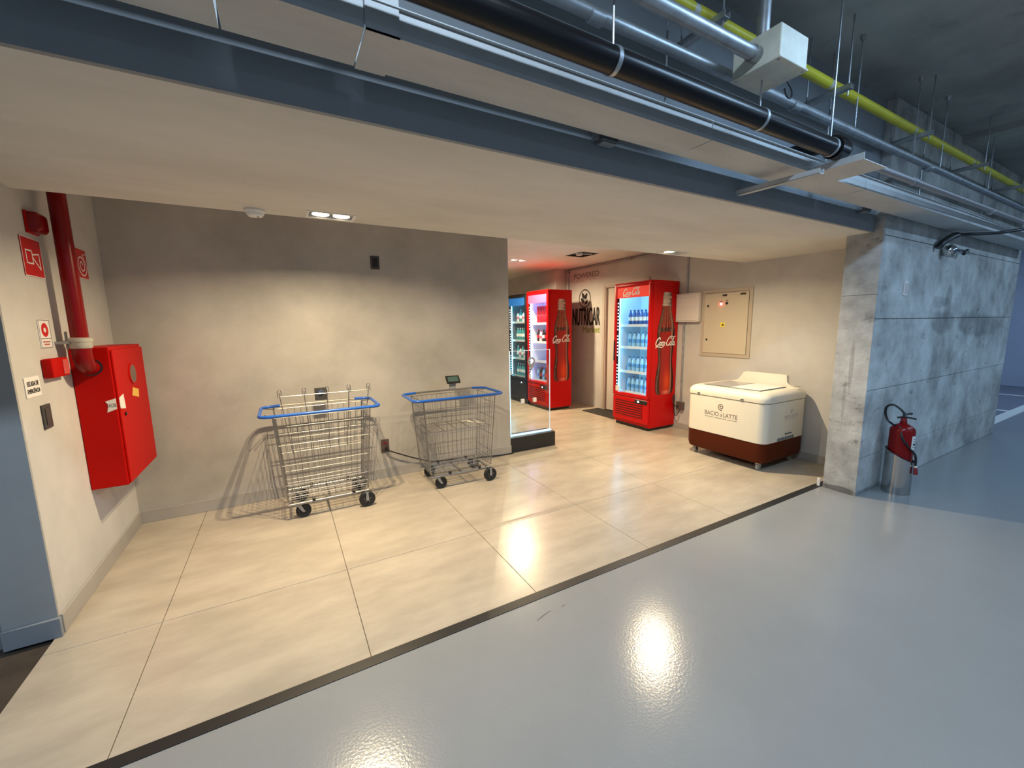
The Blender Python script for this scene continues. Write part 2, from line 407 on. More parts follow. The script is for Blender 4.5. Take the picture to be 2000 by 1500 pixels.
# back wall, left wall, right wall, soffit, ceilings
struct(MB().box(XL-.15, 2.245, YB, YB+.15, -.01, ZI).build('wall_back', PLASTER))
struct(MB().box(XL-.15, XL, 2.735, YB, -.01, ZI).build('wall_left', PLASTER_L))
struct(MB().box(XL-.19, XL-.0, 2.72, 2.735, 0, ZI).build('wall_left_return', mat('return_grey_paint', (.34,.34,.33), .6, var=.06, vscale=2)))  # same grey paint as the beam, lightened to imitate brighter neutral light
struct(MB().box(XR, XR+.15, 1.725, 5.435-.97, -.01, ZI+.6).box(XR, XR+.15, 5.435, 9.2, -.01, ZI+.6).box(XR, XR+.15, 4.465, 5.435, 2.15, ZI+.6).build('wall_right', PLASTER_L))
struct(MB().box(4.62, XR, 6.5, 9.2, 0, ZI).build('wall_right_thick', PLASTER_L))
struct(MB().box(.4, 5.02, 9.05, 9.2, -.01, ZI).build('wall_far', PLASTER_L))
struct(MB().box(.4, .55, YB+.15, 9.05, -.01, ZI).build('wall_inner_left', PLASTER_L))
struct(slab_holes(MB(), -3.2, 5.02, YF, YE, ZS, ZS+.10, [H1, H2]).box(-3.2, 5.02, YE-.04, YE, ZS+.10, ZI+.02).build('ceiling_soffit', SOFFIT))
struct(slab_holes(MB(), -3.2, 5.02, YE, 9.2, ZI, ZI+.08, [HI, HV]).build('ceiling_inner', INNER))
struct(MB().box(-6, 14.2, -8, 9.2, ZSLAB, ZSLAB+.2).build('ceiling', SLABM))
struct(MB().box(5.6, 14.2, -8, 9.2, ZSLAB-.05, ZSLAB).build('ceiling_drop', SLABM))
struct(MB().box(-3.2, 4.21, YF-.02, YF, ZS, ZSLAB).build('wall_front_beam', GREYPAINT))
struct(MB().box(14.0, 14.2, -8, 9.2, 0, ZSLAB).build('wall_garage_end', mat('garage_blue', (.48,.52,.66), .7, var=.05)))
struct(MB().rbox(XL, 2.25, YB-.012, YB, 0, .10, .002, 1).build('baseboard_back', BASEB))
struct(MB().rbox(XL, XL+.012, 2.735, YB-.012, 0, .10, .002, 1).build('baseboard_left', BASEB))
struct(MB().rbox(XL-.19, XL+.012, 2.70, 2.72, .0, .10, .002, 1).build('baseboard_return', GREYPAINT))
struct(MB().rbox(XR-.012, XR, 1.73, 4.45, 0, .08, .002, 1).build('baseboard_right', BASEB))
# stair landing side
struct(MB().box(-1.30, -1.27, 2.735, 4.0, 0, ZI).build('trim_5', GREYPAINT))
d = struct(MB().rbox(-2.2, -1.30, 2.80, 2.845, .01, 2.12, .004, 1).build('door_1', STAIRDOOR))
MB().tube([(-1.38,2.80,1.02),(-1.38,2.75,1.02),(-1.50,2.75,1.02)], .010, 8).build('door_handle', STEEL, d, smooth=True)
struct(MB().box(-3.2, -3.1, 1.75, 4.4, 0, ZI).build('wall_landing', PLASTER_L))
struct(MB().box(-3.1, -2.2, 2.80, 2.9, 0, ZI).build('wall_landing_back', PLASTER_L))

# concrete pier built of formwork panels
pier = struct(MB().box(4.20, 8.095, 1.492, 1.725, 0, ZSLAB).build('wall_pier', mat('joint_concrete', (.22,.22,.21), .9, var=.2, vscale=8)))
pz = [0, .33, .91, 1.505, 2.16, 2.75, ZSLAB]; px = [4.20, 5.80, 8.095]
for i in range(len(px)-1):
    for j in range(len(pz)-1):
        pr = random.uniform(0, .003)
        MB().rbox(px[i]+.003, px[i+1]-.003, 1.478+pr, 1.494, pz[j]+.0025, pz[j+1]-.0025, .002, 1).build('formwork_panel', CONC, pier)
for (a, b) in ((0, 1.70), (1.70, ZSLAB)):
    MB().rbox(4.186, 4.202, 1.480, 1.724, a+.001, b-.001, .002, 1).build('formwork_panel', CONC, pier)
tag(MB().rbox(4.172, 4.184, 1.742, 1.765, .003, .075, .002, 1).build('corner_guard', WHITE), 'small white corner guard at the foot of the concrete pier', 'corner guard')

# doorway in the right wall
fr = struct(MB().frame('yz', 4.466, 5.434, 0, 2.149, (.05,.05,0,.05), XR-.010, XR+.10).frame('yz', 4.44, 5.46, 0, 2.18, (.055,.055,0,.055), XR-.02, XR-.0102).build('trim_6', FRAMEM))
d = struct(MB().rbox(XR+.03, XR+.07, 4.517, 5.383, .008, 2.098, .003, 1).build('door_2', DOORM))
MB().tube([(XR+.03,4.60,1.03),(XR-.02,4.60,1.03),(XR-.02,4.72,1.03)], .009, 8).build('door_handle', STEEL, d, smooth=True)
tag(MB().rbox(4.48, 4.84, 4.72, 5.52, .0005, .012, .004, 1).build('door_mat', mat('mat_fibre', (.03,.028,.025), .9, var=.3, vscale=60, bump=.4, bscale=200)), 'black doormat at the beige door between the two red coolers', 'mat')

# ------------------------------------------------------------------ recessed luminaires
def downlight(name, label, H, zc, power, lamps, depth=.05, size=.045):
    x0, x1, y0, y1 = H; t = thing(name, label, 'light', ((x0+x1)/2, (y0+y1)/2, zc), 'recessed twin spot lights')
    e = .012
    MB().frame('xy', x0-e, x1+e, y0-e, y1+e, (e+.003,)*4, zc-.004, zc).build('trim_frame', WHITE, t)
    MB().box(x0, x0+.002, y0, y1, zc, zc+depth).box(x1-.002, x1, y0, y1, zc, zc+depth).box(x0, x1, y0, y0+.002, zc, zc+depth).box(x0, x1, y1-.002, y1, zc, zc+depth).box(x0, x1, y0, y1, zc+depth, zc+depth+.004).build('housing', WHITE, t)
    for lx in lamps:
        c = (lx, (y0+y1)/2)
        b = MB().lathe([(size*1.1+.004, zc+.004), (size*1.1+.006, zc+.010), (size/2, zc+depth), (.01, zc+depth)], (c[0], c[1], 0), 20).build('lamp', STEEL, t, smooth=True)
        MB().lathe([(size*1.1, zc+.003), (size*1.1, zc+.005)], (c[0], c[1], 0), 20).build('lens', LAMPW, b)
        area_light('spot_beam', (c[0], c[1], zc+.0015), .020, power, WARM, spread=math.radians(162))
    return t
downlight('twin_spotlight', 'bright recessed twin spotlight beside the smoke detector', H1, ZS, SPOT_W, (.275, .395))
downlight('twin_spotlight', 'recessed spotlight in the soffit over the freezer side', H2, ZS, SPOT_R_W, (3.42,))
downlight('twin_spotlight', 'recessed spotlight in the inner ceiling above the far coolers', HI, ZI, INNER_W, (3.37, 3.51))
v = thing('ceiling_vent', 'black open ceiling hatch by the wall conduit', 'vent', (4.03, 5.01, ZI))
MB().box(3.88, 4.19, 4.83, 5.19, ZI+.07, ZI+.076).frame('xy', 3.8805, 4.1895, 4.8305, 5.1895, (.004,)*4, ZI+.021, ZI+.07).build('back_plate', BLACK, v)
MB().frame('xy', 3.87, 4.20, 4.82, 5.20, (.014,)*4, ZI-.004, ZI+.02).build('frame', DGREY, v)
MB().lathe([(.045, ZI-.012), (.05, ZI+.01), (.05, ZI+.07)], (4.0, 5.03, 0), 16).build('sensor', WHITE, v, smooth=True)
MB().tube([(3.88,5.05,ZI+.01),(4.19,4.97,ZI+.01)], .008, 8).build('cross_bar', WHITE, v)
sd = thing('smoke_detector', 'white round smoke detector on the soffit', 'smoke detector', (-.074, 2.925, ZS-.04))
MB().lathe([(.052, ZS), (.055, ZS-.012), (.050, ZS-.018)], (-.074, 2.925, 0), 28).build('base', WHITE, sd, smooth=True)
MB().lathe([(.046, ZS-.018), (.046, ZS-.026), (.036, ZS-.038), (.012, ZS-.042)], (-.074, 2.925, 0), 28).build('head', WHITE, sd, smooth=True)
MB().lathe([(.006, ZS-.044), (.006, ZS-.038)], (-.060, 2.915, 0), 8).build('indicator', DGREY, sd)

# garage tube luminaires on the slab (cool white), all out of view
def tube_light(x, y, label, along='x'):
    z = ZSLAB-.02
    t = thing('tube_luminaire', label, 'light', (x, y, z-.07), 'garage tube luminaires')
    L = .62
    if along == 'x':
        MB().rbox(x-L, x+L, y-.05, y+.05, z-.05, z, .006, 1).build('housing', WHITE, t)
        for s in (-1, 1): MB().cyl((x-L+.02, y+s*.025, z-.065), (x+L-.02, y+s*.025, z-.065), .013, 10).build('tube', LAMPC, t)
        area_light('tube_glow', (x, y, z-.082), 1.2, TUBE_W, (.62, .80, 1.0) if x < 1 else COOL, sizey=.09)
    return t
for k, (x, y) in enumerate(((-2.0, .2), (0.3, .2), (2.6, .2), (5.4, -.55), (8.4, -.55), (11.2, 2.6), (2.0, -3.6), (6.0, -3.6))):  # leftmost and rightmost are added, unseen, to brighten the walls near them
    tube_light(x, y, ['cool white tube luminaire on the garage slab before the pipes', 'cool white tube luminaire on the garage slab over the drive lane'][y < -2])

# ------------------------------------------------------------------ left wall fittings
pp = thing('hydrant_riser', 'dark red fire riser pipe bending into the hydrant cabinet', 'pipe', (-.99, 3.215, 1.29))
MB().tube([(-.99,3.215,ZI),(-.99,3.215,1.46)], .0375, 20).build('pipe', REDP, pp, smooth=True)
MB().lathe([(.044,1.405),(.048,1.41),(.048,1.44),(.052,1.442),(.052,1.462),(.040,1.466)], (-.99,3.215,0), 20).build('coupling', mat('coupling_grey', (.42,.40,.34), .5), pp, smooth=True)
el = [(-.99,3.215,1.405)]+[(-.99, 3.215+.075*(1-math.cos(a)), 1.365-.075*math.sin(a)) for a in [PI/2*k/7 for k in range(8)]]+[(-.99,3.297,1.29)]
MB().tube(el, .043, 18).build('elbow', REDP, pp, smooth=True)
MB().box(-1.08, -1.03, 3.208, 3.222, 1.43, 1.45).lathe([(.006,0),(.006,.10)], (-1.045,3.215,1.40), 8).build('wall_bracket', mat('coupling_grey', (.4,.4,.4)), pp)
MB().box(-1.08, -1.02, 3.17, 3.26, 1.432, 1.447).build('clamp_plate', GREY, pp)
hc = thing('hydrant_cabinet', 'bright red fire hydrant cabinet with round window on the left wall', 'hydrant cabinet', (-.985, 3.62, .545))
MB().rbox(XL+.001, -.905, 3.31, 3.93, .545, 1.405, .006, 2).build('body', RED, hc)
dr = MB().rbox(-.905, -.893, 3.318, 3.925, .555, 1.385, .004, 2).build('door', RED, hc)
wn = MB().lathe([(.070,-.893),(.070,-.888),(.060,-.887),(.060,-.8885)], (0,3.63,1.215), 28, 'x').build('window_ring', RED, dr, smooth=True)
MB().lathe([(.060,-.890),(.060,-.8865)], (0,3.63,1.215), 28, 'x').build('window_pane', mat('smoked_pane', (.13,.075,.05), .15), dr)
MB().lathe([(.010,-.893),(.012,-.886),(.008,-.884)], (0,3.385,.985), 14, 'x').build('lock', BLACK, dr, smooth=True)
MB().prism([(3.57,1.075),(3.70,1.045),(3.715,1.10),(3.60,1.125)], .0012, 'yz', -.8928).build('yellow_seal_sticker', mat('amber_sticker', (.75,.45,.08), .6), dr)
st = MB(); st.prism([(-.952,1.012),(-.906,1.03),(-.906,1.095),(-.955,1.08),(-.943,1.06)], -.0012, 'xz', 3.3095).prism([(3.318,1.03),(3.41,1.015),(3.40,1.11),(3.318,1.095)], .0012, 'yz', -.8928)
stk = st.build('torn_sticker', PAPER, dr)
tm = MB(); text(tm, 'LACRE', facing_my(3.3082, -.948, 1.043), width=.042, height=.022); 
tm.build('sticker_lettering', GREYTXT, dr)
MB().lathe([(.050,3.3095),(.050,3.300),(.043,3.299)], (-.99,0,1.29), 20, 'y').build('pipe_gasket', BLACK, hc, smooth=True)

def wall_sign(name, label, y0, y1, z0, z1, m, cat='sign', th=.004, skew=0.0):
    t = thing(name, label, cat, (XL+.003, (y0+y1)/2, z0))
    MB().rbox(XL+.0005, XL+th, y0, y1, z0, z1, .0015, 1).build('plate', m, t)
    return t
s = wall_sign('megaphone_sign', 'red sign with white siren horn outline above the alarm button', 2.99, 3.185, 1.78, 1.975, SIGNRED)
def pict(lines, y0, z0, w, M=None, closed=False):
    mb = MB(); MM = facing_px(XL+.0042, y0, z0)
    for k, L in enumerate(lines): mb.ribbon(L, w, MM, .0004+k*.00003)
    return mb
pict([[(0,.002),(.195,.002)],[(0,.193),(.195,.193)],[(.002,0),(.002,.195)],[(.193,0),(.193,.195)]], 2.99, 1.78, .004).build('border', WHITEP, s)
pict([[(.035,.066),(.095,.066)],[(.095,.064),(.095,.13)],[(.035,.13),(.095,.13)],[(.035,.064),(.035,.132)],[(.095,.10),(.163,.044)],[(.163,.042),(.163,.122)],[(.097,.112),(.165,.122)]], 2.99, 1.78, .007).build('horn_symbol', WHITEP, s)
s = wall_sign('hose_sign', 'red sign with white coiled hose symbol behind the riser pipe', 3.60, 3.79, 1.835, 2.02, SIGNRED)
sp = [(.105+(.012+.0048*t)*math.cos(t), .085+(.012+.0048*t)*math.sin(t)) for t in [k*.25 for k in range(0, 51)]]
pict([sp, [(sp[-1][0], sp[-1][1]), (.13,.155), (.175,.158)]], 3.60, 1.835, .008).build('hose_symbol', WHITEP, s)
pict([[(0,.002),(.19,.002)],[(.188,0),(.188,.185)]], 3.60, 1.835, .003).build('border', WHITEP, s)
s = thing('alarm_strobe', 'dark red alarm sounder above the siren horn sign', 'alarm', (XL+.03, 3.125, 2.01))
MB().rbox(XL+.0005, XL+.012, 3.07, 3.185, 2.0, 2.11, .004, 2).build('back_plate', RED, s)
MB().rrloft([(XL+.012, 3.072, 3.183, 2.002, 2.108, .02)]).v
m = MB(); m.rrloft([(0, 3.072, 3.183, 2.004, 2.108, .016), (.03, 3.074, 3.181, 2.006, 2.106, .016), (.042, 3.085, 3.170, 2.018, 2.094, .014)])
m.v = [(XL+.012+z, x, y) for (x, y, z) in m.v]; m.build('sounder', REDP, s, smooth=True)
s = wall_sign('alarm_instruction_sign', 'white sign with red ring over the alarm button', 3.02, 3.14, 1.415, 1.565, WHITE)
m = MB(); M_ = facing_px(XL+.0042, 3.08, 1.51)
m.add([M_(r*math.cos(a), r*math.sin(a), .0004) for r in (.013, .036) for a in [2*PI*k/24 for k in range(24)]], [(k, (k+1) % 24, 24+(k+1) % 24, 24+k) for k in range(24)])
m.build('ring_symbol', SIGNRED, s)
pict([[(.004,.05),(.116,.05)],[(.004,.146),(.116,.146)],[(.004,.004),(.004,.146)],[(.116,.004),(.116,.146)],[(.004,.004),(.116,.004)]], 3.02, 1.415, .003).build('border', mat('sign_dark', (.12,.05,.04), .5), s)
pict([[(.02,.034),(.10,.034)],[(.03,.020),(.09,.020)]], 3.02, 1.415, .008).build('small_print', mat('sign_smallprint', (.45,.15,.12), .5), s)
s = thing('call_point', 'red alarm call point box beside the hydrant cabinet', 'alarm', (XL+.025, 3.09, 1.262))
MB().rbox(XL+.0005, XL+.042, 2.985, 3.175, 1.262, 1.362, .008, 2).build('housing', RED, s, smooth=True)
MB().rbox(XL+.042, XL+.045, 3.10, 3.165, 1.272, 1.352, .001, 1).build('label_plate', mat('faded_red', (.55,.08,.07), .5), s)
s = wall_sign('stair_sign', 'white emergency stair text sign above the dark switch plate', 2.80, 2.94, 1.185, 1.285, WHITE)
m = MB(); text(m, 'ESCADA DE', facing_px(XL+.0042, 2.818, 1.241), width=.104, height=.022, bold=.0008)
text(m, 'EMERGÊNCIA', facing_px(XL+.0042, 2.812, 1.206), width=.116, height=.026, bold=.0008); m.build('lettering', BLACKTXT, s)
s = wall_sign('switch_plate', 'dark grey blank switch plate under the stair sign', 2.905, 2.99, 1.012, 1.135, DGREY, 'switch', .008)
MB().rbox(XL+.008, XL+.011, 2.925, 2.97, 1.03, 1.117, .002, 1).build('rocker', DGREY, s)

# ------------------------------------------------------------------ back wall fittings
s = thing('wall_sensor', 'dark switch plate high on the back wall', 'switch', (.822, YB-.006, 2.035))
MB().rbox(.782, .862, YB-.009, YB-.0005, 2.035, 2.155, .003, 1).build('plate', DGREY, s)
MB().rbox(.800, .844, YB-.012, YB-.009, 2.055, 2.135, .002, 1).build('rocker', BLACK, s)
s = thing('power_outlet', 'brown power outlet on the back wall between the two carts', 'outlet', (.814, YB-.006, .268))
MB().rbox(.776, .852, YB-.010, YB-.0005, .262, .395, .003, 1).build('plate', mat('outlet_brown', (.10,.07,.06), .5), s)
MB().rbox(.790, .838, YB-.013, YB-.010, .345, .370, .002, 1).build('socket', mat('outlet_red', (.18,.03,.03), .5), s)
s = thing('power_cable', 'black power cable from the outlet along the back wall', 'cable', (1.5, YB-.03, .01))
MB().lathe([(.017,YB-.012),(.017,YB-.035),(.010,YB-.05)], (.822,0,.295), 14, 'y').build('plug', BLACK, s, smooth=True)
MB().tube(smoothpts([(.822,YB-.05,.295),(.90,YB-.055,.255),(1.08,YB-.05,.17),(1.26,YB-.045,.10),(1.45,YB-.03,.075),(1.7,YB-.022,.05),(1.98,YB-.020,.022),(2.2,YB-.020,.010),(2.27,YB-.018,.010)], 8), .0065, 8).build('cord', BLACK, s, smooth=True)

# ------------------------------------------------------------------ wire carts
def cart(label, ox, oy, rz, shelf_up):
    t = thing('shopping_cart', label, 'cart', (ox, oy, 0), 'wire carts along the back wall', rz)
    def B(mb, name, m, parent=None, **k): return mb.build(name, m, parent or t, local=True, **k)
    ZR = .855; R = .0125; fy, by = -.245, .215
    # blue rim: front and both ends, silver rail behind
    def corner(cx, cy, a0, r=.06, n=6): return [(cx+r*math.cos(a0+PI/2*k/n), cy+r*math.sin(a0+PI/2*k/n), ZR) for k in range(n+1)]
    rim = [(-.30,by,ZR+.004)]+corner(-.375, by-.06, PI/2)+corner(-.375, fy+.06, PI)+corner(.365, fy+.06, 1.5*PI)+corner(.365, by-.06, 0)+[(.29,by,ZR+.004)]
    B(MB().tube(rim, R, 10), 'rim', BLUEP, smooth=True)
    B(MB().tube([(-.31,by,ZR+.004),(.30,by,ZR+.004)], .0085, 8), 'rear_rail', SILVER, smooth=True)
    ft, bt, fb_, bb = -.215, .195, -.185, .165      # basket y at top / base
    xt, xb, zt, zb = .345, .298, .835, .155
    def at(u, v, w):    # u in -1..1 along x, w 0..1 depth, v 0..1 height
        x = u*(xb+(xt-xb)*v); y = (fb_+(ft-fb_)*v)*(1-w)+(bb+(bt-bb)*v)*w; return (x, y, zb+(zt-zb)*v)
    wr = .0022; hs = [0, .05, .10, .20, .44, .68, .90, 1.0]
    for name, w in (('front_grid', 0), ('rear_grid', 1)):
        mb = MB()
        for k in range(15):
            u = -1+2*k/14; mb.tube([at(u, 0, w), at(u, 1, w)], wr*.8, 5)
        for h in hs: mb.tube([at(-1, h, w), at(1, h, w)], wr, 5)
        B(mb, name, SILVER)
    for name, u in (('end_grid', -1), ('end_grid', 1)):
        mb = MB()
        for k in range(1, 9): mb.tube([at(u, 0, k/9), at(u, 1, k/9)], wr*.8, 5)
        for h in hs: mb.tube([at(u, h, 0), at(u, h, 1)], wr, 5)
        B(mb, name, SILVER)
    mb = MB()
    for k in range(13): mb.tube([at(-1+2*k/12, 0, 0), at(-1+2*k/12, 0, 1)], wr, 5)
    for k in range(8): mb.tube([at(-1, 0, k/7), at(1, 0, k/7)], wr, 5)
    B(mb, 'base_grid', SILVER)
    mb = MB(); r = .006
    for u in (-1, 1):
        for w in (0, 1): mb.tube([at(u*1.01, 0, w), at(u*1.01, 1, w), (u*.345, (ft if w == 0 else bt), ZR-.01)], r if u < 0 else .004, 8)
    mb.tube([at(-1, 1, 0), at(1, 1, 0)], .0035, 6).tube([at(-1, 1, 1), at(1, 1, 1)], .0035, 6)
    for u in (-1, 1): mb.tube([at(u, 1, 0), (u*.40, fy+.10, ZR-.002)], .004, 6).tube([at(u, 1, 1), (u*.40, by-.10, ZR-.002)], .004, 6)
    B(mb, 'corner_posts', SILVER, smooth=True)
    mb = MB()
    zc = .128
    for y in (fb_, bb): mb.tube([(-.30,y,zc),(.30,y,zc)], .011, 10)
    for x in (-.27, 0, .27): mb.tube([(x,fb_,zc),(x,bb,zc)], .009, 8)
    B(mb, 'chassis', SILVER, smooth=True)
    for (x, y) in ((-.12, fb_), (.18, fb_), (-.12, bb), (.18, bb)):
        B(MB().rbox(x-.012, x+.012, y-.014, y+.014, zc+.004, zc+.030, .003, 1), 'clip', BLACK)
    for (x, y, swivel) in ((-.20, -.155, 1), (-.20, .20, 1), (.28, -.212, 0), (.28, .200, 0)):
        rr = .056 if swivel else .065
        wv = B(MB().lathe([(rr*.55,y-.013),(rr-.006,y-.016),(rr,y-.009),(rr,y+.009),(rr-.006,y+.016),(rr*.55,y+.013)], (x,0,rr), 24, 'y'), 'wheel', RUBBER, smooth=True)
        hb = MB().lathe([(.010,y-.019),(.010,y+.019)], (x,0,rr), 10, 'y')
        if not swivel:
            for k in range(5):
                a = 2*PI*k/5+.3; hb.lathe([(.0045,y-.0165),(.0045,y-.013)], (x+.026*math.cos(a),0,rr+.026*math.sin(a)), 8, 'y')
        B(hb, 'hub', SILVER, wv)
        mb = MB()
        if swivel:
            for sgn in (-1, 1):
                mb.prism([(x-.012,rr+.002),(x+.012,rr-.006),(x-.018,rr+.062),(x-.050,rr+.062)], .003, 'xz', y+sgn*.022)
            mb.box(x-.050, x-.018, y-.022, y+.025, rr+.058, rr+.062).cyl((x-.034,y,rr+.06),(x-.034,y,zc), .012, 10)
        else:
            for sgn in (-1, 1): mb.prism([(x-.012,rr-.010),(x+.012,rr-.010),(x+.008,zc),(x-.008,zc)], .003, 'xz', y+sgn*.021)
            mb.box(x-.012, x+.012, y-.022, y+.024, zc-.006, zc)
        B(mb, 'wheel_fork', GALV)
    # holder on the rear rail
    hx = .02 if shelf_up else .09
    mb = MB()
    if shelf_up:
        h = B(MB().rbox(hx-.049, hx+.049, .232, .246, ZR+.015, ZR+.125, .003, 1), 'handle_plate', DGREY)
        B(MB().lathe([(.026,.232),(.026,.222),(.020,.215)], (hx-.002,0,ZR+.090), 18, 'y'), 'knob', STEEL, h, smooth=True)
    else:
        h = B(MB().rbox(hx-.035, hx+.030, .222, .250, ZR+.002, ZR+.082, .004, 1), 'handle_plate', GREY)
        mb = MB().rbox(-.072, .072, -.045, .045, -.008, .008, .003, 1)
        rx = Matrix.Rotation(math.radians(50), 4, 'X'); mb.v = [tuple(rx @ Vector(p)+Vector((hx, .225, ZR+.105))) for p in mb.v]
        B(mb, 'phone_tray', BLACK, h)
        mb = MB().rbox(-.055, .055, -.030, .030, .008, .0095, .0005, 1); mb.v = [tuple(rx @ Vector(p)+Vector((hx, .225, ZR+.105))) for p in mb.v]
        B(mb, 'tray_label', mat('label_teal', (.06,.12,.11), .4), h)
    # inner shelf: folded up against the back in one cart, lowered in the other
    mb = MB()
    if shelf_up:
        yb = .10
        for x in (-.295, -.115, .06, .235, .40):
            xx = x
            mb.tube([(xx*.80,yb-.03,.47),(xx,yb,ZR+.10),(xx,yb,ZR+.125)], .0038, 6)
            for s_ in (-1, 1): mb.tube([(xx+s_*.012,yb,ZR+.085),(xx+s_*.014,yb,ZR+.135),(xx+s_*.006,yb,ZR+.150)], .003, 5)
        mb.tube([(-.295,yb,ZR+.093),(.40,yb,ZR+.093)], .0032, 6)
        for z, k in ((.80,.98),(.70,.94),(.60,.88),(.50,.84)): mb.tube([(-.285*k,yb-.02*(1-(z-.5)),z),(.385*k,yb-.02*(1-(z-.5)),z)], .0034, 6)
        for k in range(9): x = -.25+.62*k/8; mb.tube([(x*.84,yb-.03,.49),(x*.96,yb,.80)], .002, 5)
    else:
        z = .545
        mb.tube([(-.33,-.19,z),(.30,-.19,z),(.30,.17,z),(-.33,.17,z)], .0032, 6, closed=True)
        for k in range(5): x = -.28+.125*k; mb.tube([(x,-.19,z),(x,.17,z+.01)], .003, 6)
        mb.tube([(-.33,-.19,z-.02),(.30,-.19,z-.02)], .0025, 6)
        mb.tube(smoothpts([(.08,.15,z),(.26,-.02,z),(.30,-.06,z),(.31,0,z),(.14,.16,z)], 5), .0026, 6)
    B(mb, 'shelf', SILVER, smooth=True)
    return t
cart('blue rimmed wire cart with its inner shelf folded up, nearer the hydrant cabinet', .243, 3.685, 0, True)
cart('blue rimmed wire cart with its inner shelf lowered, nearer the glass totem', 1.392, 3.665, math.radians(-.8), False)

# ------------------------------------------------------------------ glass totem
t = thing('glass_totem', 'clear glass totem with map pin emblem on a black plinth', 'sign', (2.57, 4.16, 0))
MB().rbox(2.252, 2.885, 4.075, 4.27, .0005, .182, .003, 1).build('plinth', BLACK, t)
MB().box(2.30, 2.862, 4.160, 4.172, .182, 1.195).build('glass_panel', ACRYL, t)
MB().box(2.285, 2.875, 4.145, 4.160, .182, .190).box(2.285, 2.875, 4.172, 4.188, .182, .190).build('light_channel', EDGE, t)
MB().box(2.288, 2.300, 4.158, 4.174, .182, 1.195).build('lit_edge', EDGE, t)
MB().box(2.862, 2.866, 4.159, 4.173, .182, 1.195).box(2.30, 2.866, 4.159, 4.173, 1.195, 1.199).build('edge_strip', mat('pale_edge', (.75,.85,.9), .2, emit=(.8,.9,1), estr=.35), t)
m = MB(); cx, cz, r = 2.595, 1.065, .052
pin = [(cx+r*math.cos(a), cz+r*math.sin(a)) for a in [math.radians(-35+250*k/20) for k in range(21)]]+[(cx, cz-.125)]
inn = [(cx+.028*math.cos(a), cz+.028*math.sin(a)) for a in [math.radians(-35+250*k/20) for k in range(21)]]+[(cx, cz-.028)]
m.add([(a, 4.1585, b) for a, b in pin]+[(a, 4.1585, b) for a, b in inn], [(k, (k+1) % 22, 22+(k+1) % 22, 22+k) for k in range(22)])
m.build('pin_emblem', mat('etched_grey', (.25,.26,.27), .6), t)
MB().box(2.594, 2.596, 4.1580, 4.1586, 1.12, 1.185).build('pin_line', mat('etched_grey', (.25,.26,.27)), t)
for x in (2.45, 2.62): MB().rbox(x, x+.042, 4.152, 4.180, .565, .615, .002, 1).build('glass_clamp', PAPER, t)

# ------------------------------------------------------------------ right wall fittings
cd = thing('wall_conduit', 'grey conduit running under the inner ceiling and down behind the far cooler', 'conduit', (XR-.03, 6.42, 1.0))
MB().tube([(XR-.028,2.99+.02,ZI-.035),(XR-.028,6.42,ZI-.035)], .014, 10).build('horizontal_run', GALV, cd, smooth=True)
MB().tube([(XR-.028,6.42,ZI-.06),(XR-.028,6.42,1.0)], .014, 10).build('drop', GALV, cd, smooth=True)
MB().rbox(XR-.06, XR-.001, 6.38, 6.46, ZI-.08, ZI-.012, .006, 1).build('elbow_box', GALV, cd)
MB().lathe([(.018,4.75),(.018,4.82)], (XR-.028,0,ZI-.035), 10, 'y').build('coupling', SILVER, cd, smooth=True)
cd = thing('wall_conduit', 'thin vertical conduit between the white box and the near red cooler', 'conduit', (XR-.02, 3.76, .36))
MB().tube([(XR-.018,3.78,ZI),(XR-.018,3.78,1.88)], .0125, 10).build('upper_run', GALV, cd, smooth=True)
MB().tube([(XR-.018,3.80,1.50),(XR-.018,3.80,.38)], .0125, 10).build('lower_run', GALV, cd, smooth=True)
MB().rbox(XR-.05, XR-.001, 3.745, 3.855, .28, .39, .004, 1).build('socket_box', mat('outlet_brown', (.10,.07,.06)), cd)
s = thing('cooler_cord', 'black power cord behind the near red cooler', 'cable', (XR-.04, 3.85, .18))
MB().tube(smoothpts([(XR-.05,3.81,.33),(XR-.09,3.82,.33),(XR-.10,3.87,.40),(XR-.05,3.888,.48),(XR-.045,3.885,.30),(XR-.06,3.86,.20),(XR-.08,3.80,.21),(XR-.06,3.78,.28)], 6), .006, 8).build('cord', BLACK, s, smooth=True)
s = thing('white_distribution_box', 'white plastic breaker box beside the near red cooler', 'electrical box', (XR-.04, 3.715, 1.50))
MB().rbox(XR-.075, XR-.001, 3.545, 3.90, 1.505, 1.885, .008, 2).build('body', PBOX, s, smooth=True)
MB().rbox(XR-.083, XR-.075, 3.565, 3.88, 1.525, 1.865, .004, 1).build('door', PBOX, s)
MB().box(XR-.0845, XR-.083, 3.585, 3.86, 1.828, 1.834).box(XR-.0845, XR-.083, 3.585, 3.86, 1.70, 1.704).build('door_rib', mat('pvc_rib', (.58,.52,.49), .5), s)
s = thing('electrical_panel', 'beige flush electrical panel with red pilot lamp and yellow hazard sticker', 'electrical panel', (XR-.01, 3.21, 1.06))
MB().frame('yz', 2.875, 3.54, 1.06, 1.905, (.04,)*4, XR-.012, XR-.001).build('frame', mat('panel_frame', (.47,.40,.32), .45), s)
dr = MB().rbox(XR-.018, XR-.004, 2.919, 3.496, 1.104, 1.858, .002, 1).build('door', BEIGEP, s)
for z in (1.705, 1.275): MB().lathe([(.011,XR-.019),(.013,XR-.0185),(.013,XR-.024),(.008,XR-.026)][1:], (0,3.445,z), 12, 'x').build('latch', BLACK, dr, smooth=True)
MB().lathe([(.013,XR-.018),(.013,XR-.027),(.008,XR-.031)], (0,3.265,1.722), 16, 'x').build('pilot_lamp', LEDRED, dr, smooth=True)
